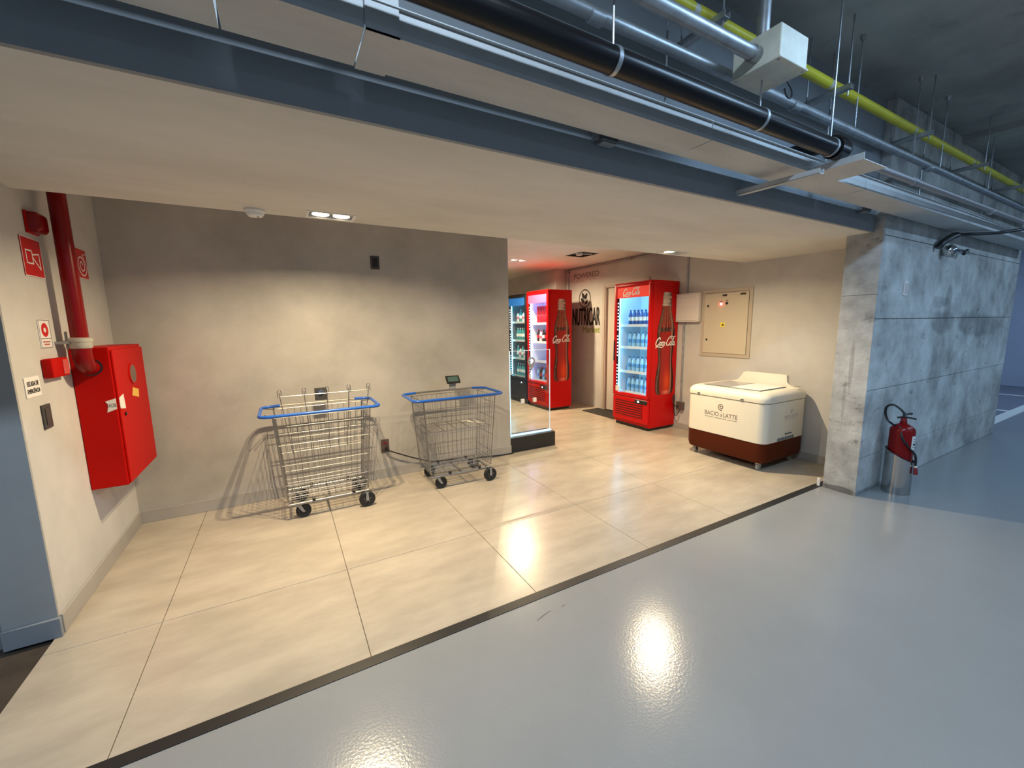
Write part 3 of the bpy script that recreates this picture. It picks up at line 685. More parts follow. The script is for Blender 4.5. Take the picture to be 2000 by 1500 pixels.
MB().lathe([(.015,XR-.018),(.015,XR-.028)], (0,3.19,1.728), 16, 'x').build('push_button', BLACK, dr, smooth=True)
for (a, b, c, d_) in ((3.195,3.255,1.815,1.84),(2.955,3.025,1.818,1.843),(3.25,3.282,1.748,1.757),(3.178,3.205,1.755,1.763)):
    MB().box(XR-.0192, XR-.018, a, b, c, d_).build('engraved_label', mat('label_dark', (.06,.04,.035), .5), dr)
stq = MB().box(XR-.0192, XR-.018, 3.205, 3.262, 1.435, 1.495).build('hazard_sticker', YSTICK, dr)
m = MB(); MM = facing_mx(XR-.0192, 3.25, 1.442)
m.poly([MM(.004,.010,.0004), MM(.038,.010,.0004), MM(.021,.042,.0004)]); m.build('hazard_symbol', mat('label_dark', (.06,.04,.03)), dr)

# wall lettering
s = thing('wall_lettering', 'thin grey capital letters high on the wall beside the beige door', 'lettering', (XR-.002, 5.92, 2.33))
m = MB(); text(m, 'POWERED', facing_mx(XR-.0008, 6.27, 2.325), width=.69, height=.088); m.build('letters', GREYTXT, s)
m = MB(); MM = facing_mx(XR-.0008, 6.27, 2.27)
for k in range(6): m.ribbon([(k*.055,0),(k*.055+.03,0)], .018, MM)
m.ribbon([(.36,.012),(.64,.012)], .004, MM); m.build('small_print', mat('faint_print', (.33,.29,.25), .6), s)
s = thing('wall_logo', 'black leaf emblem in a ring over tall black and green letters on the wall', 'logo', (XR-.002, 5.92, 1.36))
m = MB(); MM = facing_mx(XR-.0008, 5.955, 1.955)
ring = [(.155*math.cos(2*PI*k/40), .155*math.sin(2*PI*k/40)) for k in range(41)]; m.ribbon(ring, .020, MM)
for (cx, cz, a, w, h) in ((-.045,.055,.5,.035,.06),(.035,.04,-.5,.035,.062),(-.062,-.03,.9,.035,.06),(.05,-.06,-.7,.030,.05)):
    pts = []
    for k in range(14):
        q = 2*PI*k/14; x, y = w*math.cos(q)*(1-.3*math.sin(q)), h*math.sin(q); pts.append(MM(cx+x*math.cos(a)-y*math.sin(a), cz+x*math.sin(a)+y*math.cos(a), .0007))
    m.poly(pts)
m.ribbon([(0,-.14),(0,-.06),(.01,.02)], .010, MM); m.build('leaf_emblem', BLACKTXT, s)
m = MB(); text(m, 'NUTRICAR', facing_mx(XR-.0008, 6.30, 1.475), width=.76, height=.31, bold=.009); m.build('letters', BLACKTXT, s)
m = MB(); text(m, 'Market', facing_mx(XR-.0008, 6.00, 1.345), width=.46, height=.105, bold=.004); m.build('green_letters', GREENTXT, s)

# ------------------------------------------------------------------ drinks
def bottle_proto(name, body, capm, labm, r, h, neck=.35, can=False):
    t = thing(name, 'x', 'bottle', (0, 0, -50))
    if can:
        MB().lathe([(r*.8,0),(r,.008),(r,h-.012),(r*.82,h)], (0,0,0), 12).build('body', body, t, smooth=True, local=True)
        MB().lathe([(r*.80,h),(r*.78,h+.002)], (0,0,0), 12).build('lid', SILVER, t, local=True)
    else:
        MB().lathe([(r*.85,0),(r,.012),(r,h*.58),(r*.94,h*.66),(r*.5,h*.85),(r*.36,h*.90),(r*.36,h*.93)], (0,0,0), 12).build('body', body, t, smooth=True, local=True)
        MB().lathe([(r*.42,h*.925),(r*.42,h),(r*.36,h*1.003)], (0,0,0), 10).build('cap', capm, t, smooth=True, local=True)
        MB().lathe([(r*1.01,h*.30),(r*1.012,h*.305),(r*1.012,h*.54),(r*1.01,h*.545)], (0,0,0), 12).build('wrap_label', labm, t, smooth=True, local=True)
    return t
P_WATER = bottle_proto('water_bottle', PET, PETBLUE, mat('label_blue', (.08,.30,.60), .4), .032, .215)
P_BLUE = bottle_proto('drink_bottle', PETBLUE, mat('cap_navy', (.01,.03,.14), .4), WHITEP, .032, .215)
P_COLA = bottle_proto('cola_bottle', PETDARK, SIGNRED, SIGNRED, .032, .225)
P_COLAW = bottle_proto('cola_bottle', PETDARK, BLACK, WHITEP, .032, .225)
P_RED = bottle_proto('drink_can', PETRED, SILVER, SILVER, .032, .15, can=True)
P_TEAL = bottle_proto('drink_bottle', PETGREEN, WHITE, WHITEP, .034, .24)
P_WHITE = bottle_proto('drink_bottle', mat('milk_white', (.75,.75,.74), .4), SIGNRED, mat('label_pink', (.6,.15,.25), .4), .034, .20)
used = set()
def place(proto, loc, label, group):
    if proto.name not in used:
        used.add(proto.name); proto.location = loc; proto['label'] = label; proto['group'] = group; return proto
    return dup(proto, loc, label, group)

# ------------------------------------------------------------------ coolers (front faces -X)
def bottle_print(parent, y, xc, z0, hh, k=1.0):
    prof = [(0,.135),(.02,.165),(.06,.178),(.16,.180),(.25,.158),(.33,.136),(.42,.146),(.52,.168),(.60,.172),(.66,.165),(.72,.140),(.78,.108),(.84,.088),(.862,.086),(.868,.092),(.885,.092),(.89,.085),(.97,.080),(.985,.076),(1.0,.060)]
    def hw(t):
        for (a, w0), (b, w1) in zip(prof, prof[1:]):
            if a <= t <= b: return (w0+(w1-w0)*(t-a)/(b-a))*k
        return prof[-1][1]*k
    nu, nv = 26, 96; vs = []; cs = []; fs = []
    rnd = random.Random(7); streak = [rnd.uniform(-1, 1) for _ in range(nu+1)]; spark = [[rnd.uniform(0, 1) for _ in range(nu+1)] for _ in range(nv+1)]
    for j in range(nv+1):
        t = j/nv
        for i in range(nu+1):
            u = -1+2*i/nu; vs.append((xc+u*hw(t), y, z0+hh*t)); a = abs(u)
            if t > .868:
                g = .42+.22*math.cos((u+.35)*2.2)-.18*(a > .85)+.10*math.sin(t*160); c = (g*.95, g*.80, g*.66)
                if .94 < t < .965: c = (.55, .42, .33)
                if .90 < t < .935 and a < .5: c = (.62, .45, .36)
            else:
                dk = max(0, (a-.45)/.55); cen = math.exp(-((u-.25)/.38)**2)*math.exp(-((t-.12)/.11)**2)
                c0 = (.50+.12*streak[i], .006, .004)
                if t > .62: c0 = (.20+.34*max(0, math.sin(i*1.7+j*.12)), .012+.06*max(0, math.sin(i*1.7+j*.12)), .01)
                if .615 < t < .66: c0 = (.06, .006, .006)
                c = [c0[0]*(1-.96*min(1,dk*1.5))+.45*cen, c0[1]*(1-.5*dk)+.07*cen, c0[2]]
                if u < -.55 and t < .28: c = [.05, .01, .008]
                hl = math.exp(-((u-.72+.05*math.sin(t*14))/.055)**2)*(.35 if t < .58 else .5)
                hl += math.exp(-((u+.82+.04*math.sin(t*20))/.05)**2)*.28*(.4+.6*spark[j][3])
                if .62 < t < .868: hl += .22*max(0, math.sin(u*16))*spark[j][i]
                if t < .035: hl += .25*max(0, 1-abs(u-.2)*1.6)
                c = [q_*.8*(1-.75*max(0, (a-.62)/.38)) for q_ in c]; hl *= 1.5; c = [min(1, c[0]+hl*.75), min(1, c[1]+hl*.42), min(1, c[2]+hl*.30)]
            cs.append(c)
    for j in range(nv):
        for i in range(nu): n = j*(nu+1)+i; fs.append((n, n+1, n+nu+2, n+nu+1))
    MB().add(vs, fs).build('bottle_print', PRINT, parent, colors=cs)

def cooler(name, label, x0, x1, y0, y1, z1, body, led, head, liner, has_print=True, header_text=True, shelves=(.50,.80,1.15,1.47), ledside=DOTS, kick=.47):
    t = thing(name, label, 'cooler', ((x0+x1)/2, (y0+y1)/2, 0))
    w = .03; zb = .045; xd = x0+.045        # door thickness
    MB().box(xd, x1, y0, y0+w, zb, z1).box(xd, x1, y1-w, y1, zb, z1).box(xd, x1, y0+w, y1-w, z1-w, z1).box(x1-w, x1, y0+w, y1-w, zb, z1-w).box(xd, x1-w, y0+w, y1-w, zb, kick).build('cabinet', body, t)
    MB().box(xd+.01, x1-w, y0+w, y0+w+.004, kick, z1-w).box(xd+.01, x1-w, y1-w-.004, y1-w, kick, z1-w).box(x1-w-.004, x1-w, y0+w+.004, y1-w-.004, kick, z1-w).box(xd+.01, x1-w, y0+w+.004, y1-w-.004, z1-w-.004, z1-w).box(xd+.01, x1-w, y0+w+.004, y1-w-.004, kick, kick+.004).build('liner', liner, t)
    MB().box(x0+.05, x1-.03, y0+.03, y1-.03, 0.0005, zb).build('base', BLACK, t)
    # door
    b = .042; zt = z1-.022
    dr = MB().rbox(x0, xd, y0+.002, y0+b, kick-.02, zt, .006, 2).rbox(x0, xd, y1-b, y1-.002, kick-.02, zt, .006, 2).rbox(x0, xd, y0+b-.008, y1-b+.008, zt-b, zt, .006, 2).rbox(x0, xd, y0+b-.008, y1-b+.008, kick-.02, kick+.028, .006, 2).build('door', body, t, smooth=True)
    MB().rbox(x0+.002, xd-.002, y0+.0, y1-.0, zt+.002, z1, .004, 1).build('top_cap', body, t)
    hz = zt-b-.145
    MB().box(x0+.010, x0+.030, y0+b, y1-b, hz, zt-b).build('header_panel', head, dr)
    MB().box(x0+.015, x0+.020, y0+b, y1-b, kick+.028, hz).build('glass_pane', GLASS, dr)
    mb = MB(); yl = y1-b-.004
    MB().box(x0+.021, x0+.034, yl-.030, yl, kick+.03, hz).build('gasket_strip', BLACK, dr)
    n = 26
    for k in range(n):
        if k in (7, 8, 16): continue
        z = kick+.13+(hz-kick-.16)*k/n; mb.box(x0+.0185, x0+.021, yl-.024, yl-.007, z, z+.016)
    mb.build('led_dots', ledside, dr)
    MB().box(x0+.012, x0+.0145, yl-.075, yl+.002, kick+.035, kick+.115).build('door_sticker', PAPER, dr)
    MB().rbox(x0-.014, x0, y1-.030, y1-.012, .95, 1.25, .005, 2).build('door_handle', BLACK if body is not BLACK else DGREY, dr, smooth=True)
    if header_text:
        m = MB(); script(m, facing_mx(x0+.0098, y1-b-.115, hz+.035), .33); m.build('header_script', WHITEP, dr)
    # grille
    g = MB().rbox(x0+.006, xd, y0+.004, y1-.004, zb+.05, kick-.026, .006, 1).build('kick_panel', body, t)
    mb = MB()
    for k in range(7): mb.box(x0+.002, x0+.0062, y0+.10, y1-.06, zb+.12+k*.034, zb+.134+k*.034)
    for k in range(7): MB().box(x0-.001, x0+.0055, y0+.10, y1-.06, zb+.136+k*.034, zb+.150+k*.034).build('vent_slat', body, g)
    mb.build('vent_gap', mat('vent_shadow', (.10,.004,.003), .6) if body is not BLACK else DGREY, g)
    MB().rbox(x0-.003, x0+.007, y0+.012, y0+.24, kick-.095, kick-.038, .004, 1).build('control_strip', BLACK, g)
    MB().box(x0-.0042, x0-.003, y0+.155, y0+.185, kick-.078, kick-.055).build('display', mat('display_white', (.9,.95,1), .4, emit=(.9,.95,1), estr=2), g)
    # shelves with price rails
    for z in shelves:
        sh = MB().box(xd+.05, x1-w-.01, y0+w+.02, y1-w-.02, z-.008, z).build('shelf', SHELFM, t)
        MB().box(xd+.042, xd+.05, y0+w+.02, y1-w-.02, z-.022, z+.016).build('price_rail', WHITE, sh)
    # interior light strips
    for yy, s_ in ((y0+w+.006, 1), (y1-w-.012, -1)):
        MB().box(xd+.020, xd+.030, yy, yy+.006, kick+.05, z1-w-.16).build('light_strip', led, t)
    MB().box(xd+.02, xd+.05, y0+w+.03, y1-w-.03, z1-w-.012, z1-w-.006).build('light_strip', led, t)
    if has_print:
        xc = x0+.575*(x1-x0); bottle_print(t, y0-.0012, xc, z1*.245, z1*.68, (x1-x0)/.54)
        m = MB(); kk = (x1-x0)/.54; script(m, facing_my(y0-.0018, xc-.205*kk, z1*.575), .40*kk); m.build('side_script', WHITEP, t)
    return t
C1 = cooler('drink_cooler', 'red glass door drink cooler with bottle print beside the white breaker box', 4.31, 4.855, 3.905, 4.590, 2.065, REDC, LEDB, HEADR, LINER, shelves=(.50,.80,1.155,1.47))
C2 = cooler('drink_cooler', 'red glass door drink cooler with bottle print beside the wall logo', 3.955, 4.465, 5.81, 6.49, 2.085, REDC, LEDV, HEADV, LINER, header_text=False, shelves=(.50,.84,1.19,1.52), ledside=DOTS)
C3 = cooler('drink_cooler', 'black drink cooler with blue header behind the far red cooler', 3.965, 4.50, 6.545, 7.23, 2.07, BLACK, LEDC, HEADB, LINERD, has_print=False, header_text=False, shelves=(.50,.85,1.20,1.55), ledside=DOTS)
def stock(cname, x_front, ya, yb, rows):
    for (z, plan, n, depthrows, what) in rows:
        for dpt in range(depthrows):
            for k in range(n):
                y = ya+(yb-ya)*(k+.5)/n; pr = plan[(k+dpt) % len(plan)]
                place(pr, (x_front+.055+dpt*.085, y, z+.0008), '%s in the %s' % (what, cname), '%s in the %s' % (what, cname))
stock('red cooler beside the breaker box', 4.40, 3.955, 4.44, [
    (1.47, [P_BLUE], 7, 2, 'dark blue drink bottle on the top shelf'), (1.155, [P_WATER], 6, 2, 'clear water bottle on the second shelf'),
    (.80, [P_WATER], 6, 2, 'clear water bottle on the third shelf'), (.50, [P_WATER], 6, 2, 'clear water bottle on the bottom shelf')])
stock('red cooler beside the wall logo', 4.05, 5.86, 6.36, [
    (1.52, [P_RED], 6, 2, 'red drink can on the top shelf'), (1.52+.153, [P_RED], 6, 1, 'red drink can stacked on the top shelf'), (1.19, [P_COLAW, P_WHITE, P_COLA], 6, 1, 'cola or milk bottle on the second shelf'),
    (.50, [P_COLA, P_WATER], 6, 2, 'cola or water bottle on the bottom shelf')])
stock('black cooler', 4.06, 6.60, 7.12, [
    (1.55, [P_WHITE, P_TEAL], 5, 1, 'white or teal bottle on the top shelf'), (1.20, [P_TEAL], 6, 1, 'teal bottle on the second shelf'), (.85, [P_WHITE, P_TEAL], 6, 1, 'white or teal bottle on the third shelf'), (.50, [P_TEAL], 6, 1, 'teal bottle on the bottom shelf')])

# ------------------------------------------------------------------ ice cream freezer
t = thing('ice_cream_freezer', 'cream and brown chest freezer with glass lid by the concrete pier', 'freezer', (4.45, 2.65, 0))
X0, X1, Y0, Y1 = 4.06, 4.835, 2.195, 3.10
MB().rrloft([(.075, X0+.035, X1-.02, Y0+.035, Y1-.035, .07), (.085, X0+.015, X1-.01, Y0+.015, Y1-.015, .08), (.13, X0+.004, X1, Y0+.004, Y1-.004, .085), (.285, X0+.004, X1, Y0+.004, Y1-.004, .085)], 8).build('base_skirt', BROWN, t, smooth=True)
bd = MB().rrloft([(.285, X0+.006, X1, Y0+.006, Y1-.006, .085), (.288, X0, X1, Y0, Y1, .09), (.685, X0, X1, Y0, Y1, .09), (.690, X0+.006, X1, Y0+.006, Y1-.006, .085)], 8).build('body', CREAM, t, smooth=True)
MB().rrloft([(.690, X0+.010, X1-.002, Y0+.010, Y1-.010, .082), (.697, X0+.010, X1-.002, Y0+.010, Y1-.010, .082)], 8).build('lid_seal', mat('seal_brown', (.06,.035,.015), .5), t)
levels = [(.697, X0-.004, X1, Y0-.004, Y1+.004, .09)]
for k in range(8):
    a = PI/2*k/7; i = .075*(1-math.cos(a)); levels.append((.725+.070*math.sin(a), X0-.006+i, X1-i*.4, Y0-.006+i, Y1+.006-i, .092-.02*(1-math.cos(a))))
ld = MB().rrloft(levels, 8).build('lid', CREAM, t, smooth=True)
GX0, GX1, GY0, GY1, GZ = 4.20, 4.655, 2.345, 2.97, .795
MB().box(GX0-.012, GX1+.012, GY0-.012, GY1+.012, GZ, GZ+.004).build('glass_frame', DGREY, ld)
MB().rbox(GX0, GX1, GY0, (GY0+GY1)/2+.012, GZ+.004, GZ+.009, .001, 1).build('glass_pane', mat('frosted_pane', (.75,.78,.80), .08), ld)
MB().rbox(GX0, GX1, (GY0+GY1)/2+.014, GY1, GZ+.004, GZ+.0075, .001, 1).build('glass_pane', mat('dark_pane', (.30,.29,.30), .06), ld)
MB().box(GX0, GX1, (GY0+GY1)/2+.008, (GY0+GY1)/2+.016, GZ+.009, GZ+.012).build('pane_rail', GREY, ld)
hp = []
prof = [(2.22,0),(2.27,.010),(2.32,.033),(2.345,.060),(2.352,.128),(2.362,.136),(2.80,.136),(2.825,.122),(2.85,.080),(2.89,.035),(2.95,.010),(3.02,0)]
MB().prism([(a, .79+b) for a, b in prof], .045, 'yz', 4.685).build('header_board', CREAM, ld)
for y in (2.44, 2.94): MB().rbox(X0-.012, X0-.004, y-.016, y+.016, .703, .722, .003, 1).build('lid_catch', SILVER, ld)
def freezer_logo(M, k):
    m = MB(); sp = [(.187*k+(.004+.0031*q)*k*math.cos(q+.6), .105*k+(.004+.0031*q)*k*math.sin(q+.6)) for q in [.25*j for j in range(0, 44)]]
    m.ribbon(sp, .008*k, M)
    text(m, 'BACIO', lambda u, v, h=0: M(u, v, h), width=.165*k, height=.045*k); text(m, 'di', lambda u, v, h=0: M(u+.18*k, v, h), width=.025*k, height=.035*k)
    text(m, 'LATTE', lambda u, v, h=0: M(u+.218*k, v, h), width=.157*k, height=.045*k)
    for a, b in ((0,.11),(.125,.255),(.27,.375)): m.ribbon([(a*k,-.020*k),(b*k,-.020*k)], .004*k, M)
    return m
freezer_logo(facing_mx(X0-.0003, 2.855, .488), 1.0).build('front_logo', LOGOBR, bd)
freezer_logo(facing_my(Y0-.0003, 4.40, .515), .66).build('side_logo', mat('side_logo_grey', (.30,.31,.31), .5), bd)
m = MB(); m.box(4.43, 4.555, Y0-.0014, Y0, .345, .356).box(4.43, 4.445, Y0-.0014, Y0, .34, .361); m.build('maker_badge', mat('badge_dark', (.05,.07,.09), .5), bd)
gr = MB().box(4.29, 4.60, Y0-.003, Y0+.002, .292, .322).build('vent_grille', mat('grille_grey', (.26,.28,.29), .5), bd)
for k in range(9): MB().box(4.295+k*.034, 4.30+k*.034, Y0-.005, Y0-.003, .294, .320).build('vent_slat', DGREY, gr)
for (x, y) in ((X0+.07, Y0+.08), (X0+.07, Y1-.10), (X1-.12, Y0+.08), (X1-.12, Y1-.10)):
    c = MB().lathe([(.014,y-.014),(.030,y-.012),(.030,y+.012),(.014,y+.014)], (x,0,.0305), 18, 'y').build('caster', mat('caster_grey', (.35,.33,.31), .5), t, smooth=True)
    MB().prism([(x-.010,.026),(x+.010,.026),(x+.022,.072),(x-.022,.072)], .003, 'xz', y-.019).prism([(x-.010,.026),(x+.010,.026),(x+.022,.072),(x-.022,.072)], .003, 'xz', y+.016).box(x-.022, x+.022, y-.019, y+.019, .068, .078).build('caster_fork', STEEL, c)

# ------------------------------------------------------------------ extinguisher in its stand
EX, EY = 4.60, 1.348
t = thing('extinguisher_stand', 'stainless steel cylinder stand holding the extinguisher at the pier', 'stand', (EX, EY, 0))
m = MB(); n = 36; vs = []; r = .096
for k in range(n):
    a = 2*PI*k/n; ca, sa = math.cos(a), math.sin(a); z = .34+.055*(-ca*.25+sa*.9)*1.0
    for rr, zz in ((r, .001), (r, z), (r-.003, z), (r-.003, .004)): vs.append((EX+rr*ca, EY+rr*sa, zz))
fs = []
for k in range(n):
    k2 = (k+1) % n
    for q in range(3): fs.append((k*4+q, k2*4+q, k2*4+q+1, k*4+q+1))
fs.append(tuple(k*4 for k in range(n)))
m.add(vs, fs).build('shell', STEEL, t, smooth=True)
MB().tube([(vs[k*4+1][0], vs[k*4+1][1], vs[k*4+1][2]) for k in range(n)], .004, 6, closed=True).build('rubber_edge', BLACK, t, smooth=True)
e = thing('fire_extinguisher', 'dark red fire extinguisher with black hose in a steel stand', 'fire extinguisher', (EX, EY, .006))
MB().lathe([(.078,.008),(.084,.02),(.084,.555),(.078,.575),(.055,.598),(.026,.612),(.022,.635)], (EX,EY,0), 28).build('cylinder', REDP, e, smooth=True)
v = MB().lathe([(.020,.632),(.020,.660),(.012,.665)], (EX,EY,0), 14).build('valve', mat('valve_red', (.25,.02,.02), .4), e, smooth=True)
MB().tube([(EX-.03,EY+.035,.662),(EX+.0,EY,.672),(EX+.03,EY-.07,.660)], .008, 8).build('carry_handle', BLACK, v, smooth=True)
MB().tube([(EX-.005,EY+.01,.685),(EX+.01,EY-.035,.705),(EX+.015,EY-.045,.70)], .010, 8).build('squeeze_lever', BLACK, v, smooth=True)
MB().tube(smoothpts([(EX,EY,.70),(EX-.005,EY+.03,.735),(EX-.012,EY+.075,.765),(EX-.016,EY+.115,.745),(EX-.015,EY+.122,.69),(EX-.012,EY+.105,.63),(EX-.02,EY+.07,.600),(EX-.05,EY+.03,.595)], 8), .0085, 8).build('hose_loop', BLACK, e, smooth=True)
MB().tube(smoothpts([(EX-.06,EY+.0,.59),(EX-.085,EY-.03,.50),(EX-.06,EY-.075,.42),(EX-.02,EY-.105,.36),(EX-.012,EY-.112,.27)], 6), .0085, 8).build('hose', BLACK, e, smooth=True)
MB().cyl((EX-.012,EY-.112,.27),(EX-.010,EY-.114,.255), .012, 10).build('nozzle_ring', WHITE, e)
MB().cyl((EX-.010,EY-.114,.255),(EX-.006,EY-.118,.195), .013, 12, .016).build('nozzle', mat('nozzle_red', (.22,.02,.03), .4), e, smooth=True)
m = MB()
for j in range(2):
    for k in range(13):
        a = math.radians(245+k*7.5); m.v.append((EX+.0855*math.cos(a), EY+.0855*math.sin(a), (.40, .52)[j]))
m.f = [(k, k+1, 13+k+1, 13+k) for k in range(12)]
m.build('instruction_label', PAPER, e)
m = MB()
for j, (z0_, z1_) in enumerate(((.42,.425),(.44,.455),(.47,.475),(.49,.495))):
    b0 = len(m.v)
    for z in (z0_, z1_):
        for k in range(9):
            a = math.radians(255+k*7.5); m.v.append((EX+.0862*math.cos(a), EY+.0862*math.sin(a), z))
    m.f += [(b0+k, b0+k+1, b0+9+k+1, b0+9+k) for k in range(8)]
m.build('label_print', BLACKTXT, e)
s = thing('pier_tag', 'small white tag plate fixed on the concrete pier', 'sign', (4.71, 1.474, 1.70))
MB().rbox(4.675, 4.745, 1.4705, 1.4775, 1.70, 1.825, .001, 1).build('plate', PAPER, s)
MB().box(4.683, 4.737, 1.4698, 1.4706, 1.715, 1.805).build('inner_card', mat('card_pink', (.62,.50,.47), .6), s)

# ------------------------------------------------------------------ overhead services
t = thing('cable_tray', 'long flat galvanised cable tray along the beam', 'cable tray', (1.0, 1.355, 2.30))
cuts = [-3.0, -1.25, -.075, .268, 1.742, 3.24, 4.80, 6.4, 8.0]
for a, b in zip(cuts, cuts[1:]):
    mb = MB().box(a+.003, b-.003, 1.262, 1.448, 2.300, 2.303).box(a+.003, b-.003, 1.262, 1.265, 2.303, 2.372).box(a+.003, b-.003, 1.445, 1.448, 2.303, 2.372).box(a+.003, b-.003, 1.252, 1.265, 2.372, 2.375)
    mb.build('tray_section', GALVT, t)
MB().box(.268, .36, 1.256, 1.454, 2.297, 2.300).box(.268, .36, 1.256, 1.2615, 2.297, 2.43).build('joint_sleeve', GALVT, t)
tb = thing('tray_branch', 'short branch plate projecting from the cable tray below the black pipe', 'cable tray', (2.73, 1.14, 2.29))
MB().box(2.60, 2.86, 1.03, 1.2515, 2.292, 2.295).box(2.60, 2.603, 1.03, 1.2515, 2.295, 2.325).build('plate', GALVT, tb)
for x in (.22, 1.66, 3.16, 4.7, 6.3):
    h = thing('tray_hanger', 'steel rod hanger of the cable tray', 'hanger', (x, 1.45, 2.30), 'cable tray hangers')
    MB().box(x-.02, x+.02, 1.450, 1.456, 2.31, 2.42).build('hanger_plate', GALV, h)
    MB().cyl((x,1.46,2.33),(x,1.46,ZSLAB), .005, 6).build('rod', GALV, h)
br = thing('tray_bracket', 'slotted channel bracket crossing under the cable tray', 'bracket', (2.41, 1.35, 2.22))
m = MB().box(-.02, .02, -.2, .215, 0, .003).box(-.02, -.017, -.2, .215, 0, .026).box(.017, .02, -.2, .215, 0, .026)
m.v = [(2.405+x-y*.08, 1.33+y, 2.225+z) for x, y, z in m.v]; m.build('channel', GALVT, br)
bp = thing('drain_pipe', 'thick glossy black drain pipe under the slab', 'pipe', (0, 1.15, 2.33))
MB().tube([(-3,1.15,2.374),(2.58,1.15,2.374)], .0415, 24).build('pipe', BLACKPIPE, bp, smooth=True)
MB().tube([(2.55,1.15,2.374),(2.63,1.15,2.374)], .050, 24).build('socket', BLACKPIPE, bp, smooth=True)
MB().tube(smoothpts([(2.60,1.15,2.374),(2.66,1.155,2.385),(2.70,1.19,2.43),(2.71,1.26,2.46),(2.71,1.535,2.47)], 5), .044, 18).build('elbow', BLACKPIPE, bp, smooth=True)
for x in (1.05, 1.90, 2.52):
    MB().tube([(x-.008,1.15,2.374),(x+.008,1.15,2.374)], .0445, 22).build('pipe_clamp', GALV, bp, smooth=True)
    tag(MB().cyl((x,1.15,2.420),(x,1.15,ZSLAB-.001), .004, 6).build('hanger_rod', GALV), 'thin steel rod holding the black drain pipe', 'hanger', 'drain pipe hanger rods')
s1 = thing('steel_conduit', 'long galvanised conduit running behind the junction box', 'conduit', (0, 1.30, 2.60))
MB().tube([(-3,1.30,2.61),(8,1.30,2.63)], .0225, 16).build('pipe', GALV, s1, smooth=True)
for x in (-.4, 1.1, 2.45, 4.3): MB().tube([(x-.03,1.30,2.612),(x+.03,1.30,2.612)], .0265, 16).build('coupling', GALV, s1, smooth=True)
s2 = thing('steel_conduit', 'galvanised conduit ending in the pale junction box', 'conduit', (0, 1.12, 2.56))
MB().tube([(-3,1.12,2.583),(1.80,1.12,2.583)], .026, 18).build('pipe', GALV, s2, smooth=True)
MB().tube([(1.765,1.12,2.583),(1.80,1.12,2.583)], .030, 18).build('bushing', GALV, s2, smooth=True)
yp = thing('gas_pipe', 'bright yellow gas pipe under the slab', 'pipe', (0, 1.32, 2.80))
cutsy = [-3, .45, 1.66, 2.83, 4.02, 5.28, 6.48, 8.0]
for a, b in zip(cutsy, cutsy[1:]): MB().tube([(a+.018,1.32,2.824),(b-.018,1.32,2.824)], .0255, 16).build('pipe_length', YELLOW, yp, smooth=True)
for x in cutsy[1:-1]: MB().tube([(x-.02,1.32,2.824),(x+.02,1.32,2.824)], .0235, 16).build('joint_band', mat('joint_pale', (.55,.56,.50), .5), yp, smooth=True)
for x in (.47, 1.75, 2.87, 4.06, 5.30, 6.50):
    h = thing('trapeze_hanger', 'trapeze hanger with channel and two rods under the yellow pipe', 'hanger', (x, 1.35, 2.77), 'yellow pipe hangers')
    MB().box(x-.018, x+.018, 1.225, 1.475, 2.770, 2.773).box(x-.018, x-.015, 1.225, 1.475, 2.773, 2.796).box(x+.015, x+.018, 1.225, 1.475, 2.773, 2.796).build('channel', GALV, h)
    for y in (1.245, 1.455):
        MB().cyl((x,y,2.74),(x,y,ZSLAB), .0045, 6).build('rod', GALV, h)
for x in (3.12, 4.0, 4.52, 5.7):
    MBo = MB().cyl((x,1.30,2.65),(x,1.30,ZSLAB), .0045, 6).lathe([(.012,ZSLAB-.03),(.016,ZSLAB)], (x,1.30,0), 8)
    tag(MBo.build('hanger_rod', GALV), 'threaded steel rod from the slab to the long conduit', 'hanger', 'conduit hanger rods')
jb = thing('junction_box', 'pale square junction box hanging among the overhead pipes', 'junction box', (1.90, 1.12, 2.532))
MB().rbox(1.80, 2.0, 1.025, 1.222, 2.536, 2.655, .003, 1).build('body', JBOX, jb)
MB().rbox(1.795, 2.005, 1.020, 1.227, 2.528, 2.536, .002, 1).build('cover', JBOX, jb)
for (x, y) in ((1.81,1.035),(1.99,1.035),(1.81,1.21),(1.99,1.21)): MB().lathe([(.005,2.5265),(.005,2.529)], (x,y,0), 8).build('screw', GALV, jb)
rc = thing('riser_conduit', 'grey conduit rising from the junction box to the slab', 'conduit', (1.86, 1.13, 2.655))
MB().tube([(1.87,1.14,2.656),(1.87,1.14,ZSLAB)], .024, 16).build('pipe', GALV, rc, smooth=True)
MB().lathe([(.032,2.656),(.032,2.675),(.026,2.68)], (1.87,1.14,0), 16).build('collar', GALV, rc, smooth=True)
tag(MB().tube(smoothpts([(2.03,1.15,2.62),(2.05,1.13,2.56),(2.06,1.11,2.51),(2.04,1.10,2.47),(1.99,1.09,2.46),(1.95,1.08,2.475)], 6), .004, 6).build('loose_wire', BLACK, smooth=True), 'loose black wire curling below the junction box', 'wire')
s3 = thing('steel_conduit', 'grey conduit continuing over the pier past the black pipe', 'conduit', (5.4, 1.15, 2.35))
MB().tube([(2.95,1.15,2.365),(8,1.15,2.40)], .018, 14).build('pipe', mat('conduit_pinkgrey', (.36,.33,.33), .4, metal=.5), s3, smooth=True)
for x in (3.6, 5.2): MB().tube([(x-.02,1.15,2.369),(x+.02,1.15,2.369)], .023, 14).build('coupling', GALV, s3, smooth=True)
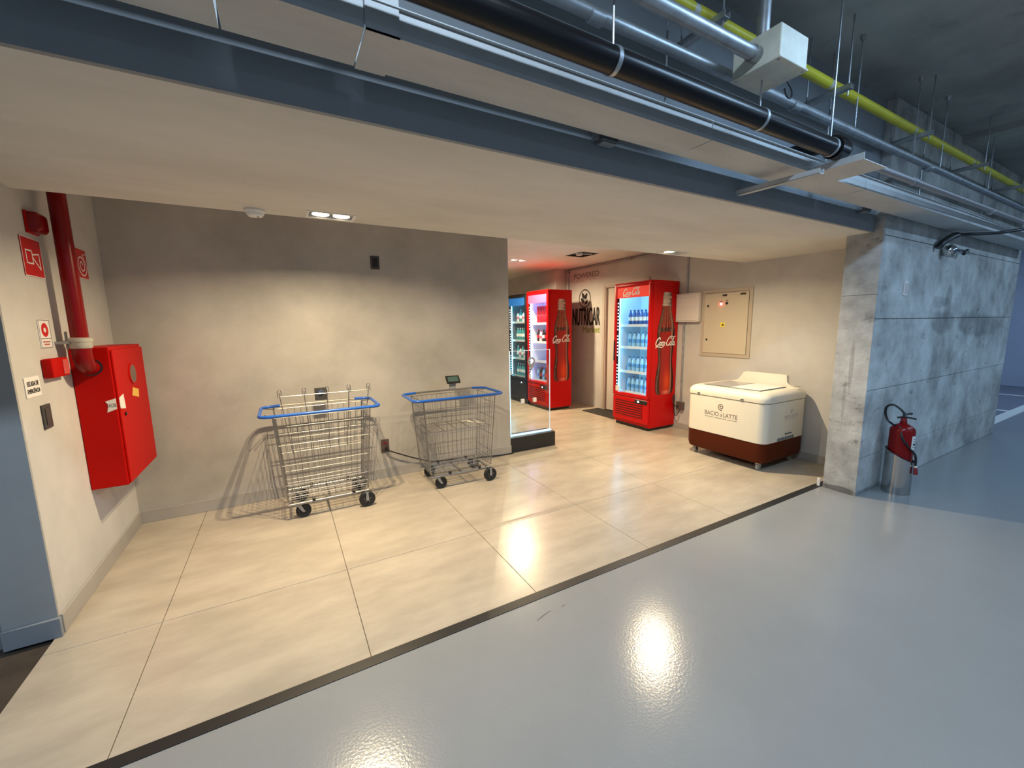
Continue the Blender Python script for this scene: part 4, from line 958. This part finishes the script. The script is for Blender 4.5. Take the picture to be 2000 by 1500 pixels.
for x, lab in ((1.35, 'small black device box under the beam over the cart side'), (3.90, 'small black device box under the beam by the pier')):
    d = thing('beam_device', lab, 'sensor', (x, 1.52, 2.30))
    MB().rbox(x-.05, x+.05, 1.485, YF-.0205, 2.303, 2.352, .004, 1).build('body', mat('device_grey', (.09,.10,.11), .3), d)
    MB().rbox(x-.035, x+.045, 1.492, 1.535, 2.297, 2.303, .002, 1).build('lens', mat('device_lens', (.25,.28,.29), .2), d)
    MB().box(x-.06, x-.05, 1.50, YF-.0205, 2.31, 2.36).build('bracket', GALV, d)
fl = thing('pier_floodlight', 'small silver floodlight with black arm on the concrete pier', 'light', (5.45, 1.42, 2.09))
MB().lathe([(.02,5.38),(.045,5.40),(.05,5.44),(.03,5.47)], (0,1.425,2.12), 16, 'x').build('head', STEEL, fl, smooth=True)
MB().rbox(5.44, 5.78, 1.41, 1.45, 2.112, 2.150, .008, 2).build('driver_box', STEEL, fl, smooth=True)
MB().cyl((5.80,1.42,2.115),(5.86,1.41,2.15), .016, 10).build('gland', BLACK, fl)
MB().tube(smoothpts([(5.24,1.45,2.13),(5.27,1.43,2.18),(5.42,1.40,2.245),(5.60,1.36,2.265),(5.85,1.22,2.275),(6.15,1.12,2.32)], 6), [.028 if k < 14 else .014 for k in range(31)], 10).build('arm', BLACK, fl, smooth=True)
# stains and small floor marks
for (x, y, a, L, lab) in ((1.02,1.60,.28,.11,'long dark scuff on the epoxy beside the black strip'),(1.19,1.62,.3,.03,'short dark scuff on the epoxy beside the black strip')):
    m = MB(); m.ribbon([(0,0),(L*.4,.004),(L,0)], [.002,.006,.002], lambda u, v, h=0: (x+u*math.cos(a)-v*math.sin(a), y+u*math.sin(a)+v*math.cos(a), .0008))
    tag(m.build('floor_scuff', mat('scuff', (.10,.10,.10), .6)), lab, 'scuff mark')
for p in list(bpy.data.objects):
    if p.name.split('.')[0] in ('water_bottle', 'drink_bottle', 'cola_bottle', 'drink_can') and p.location.z < -10:
        for c in list(p.children): bpy.data.objects.remove(c)
        bpy.data.objects.remove(p)
for o in bpy.data.objects:
    if o.get('category') == 'bottle' and o.name.startswith('drink_can'): o['category'] = 'can'
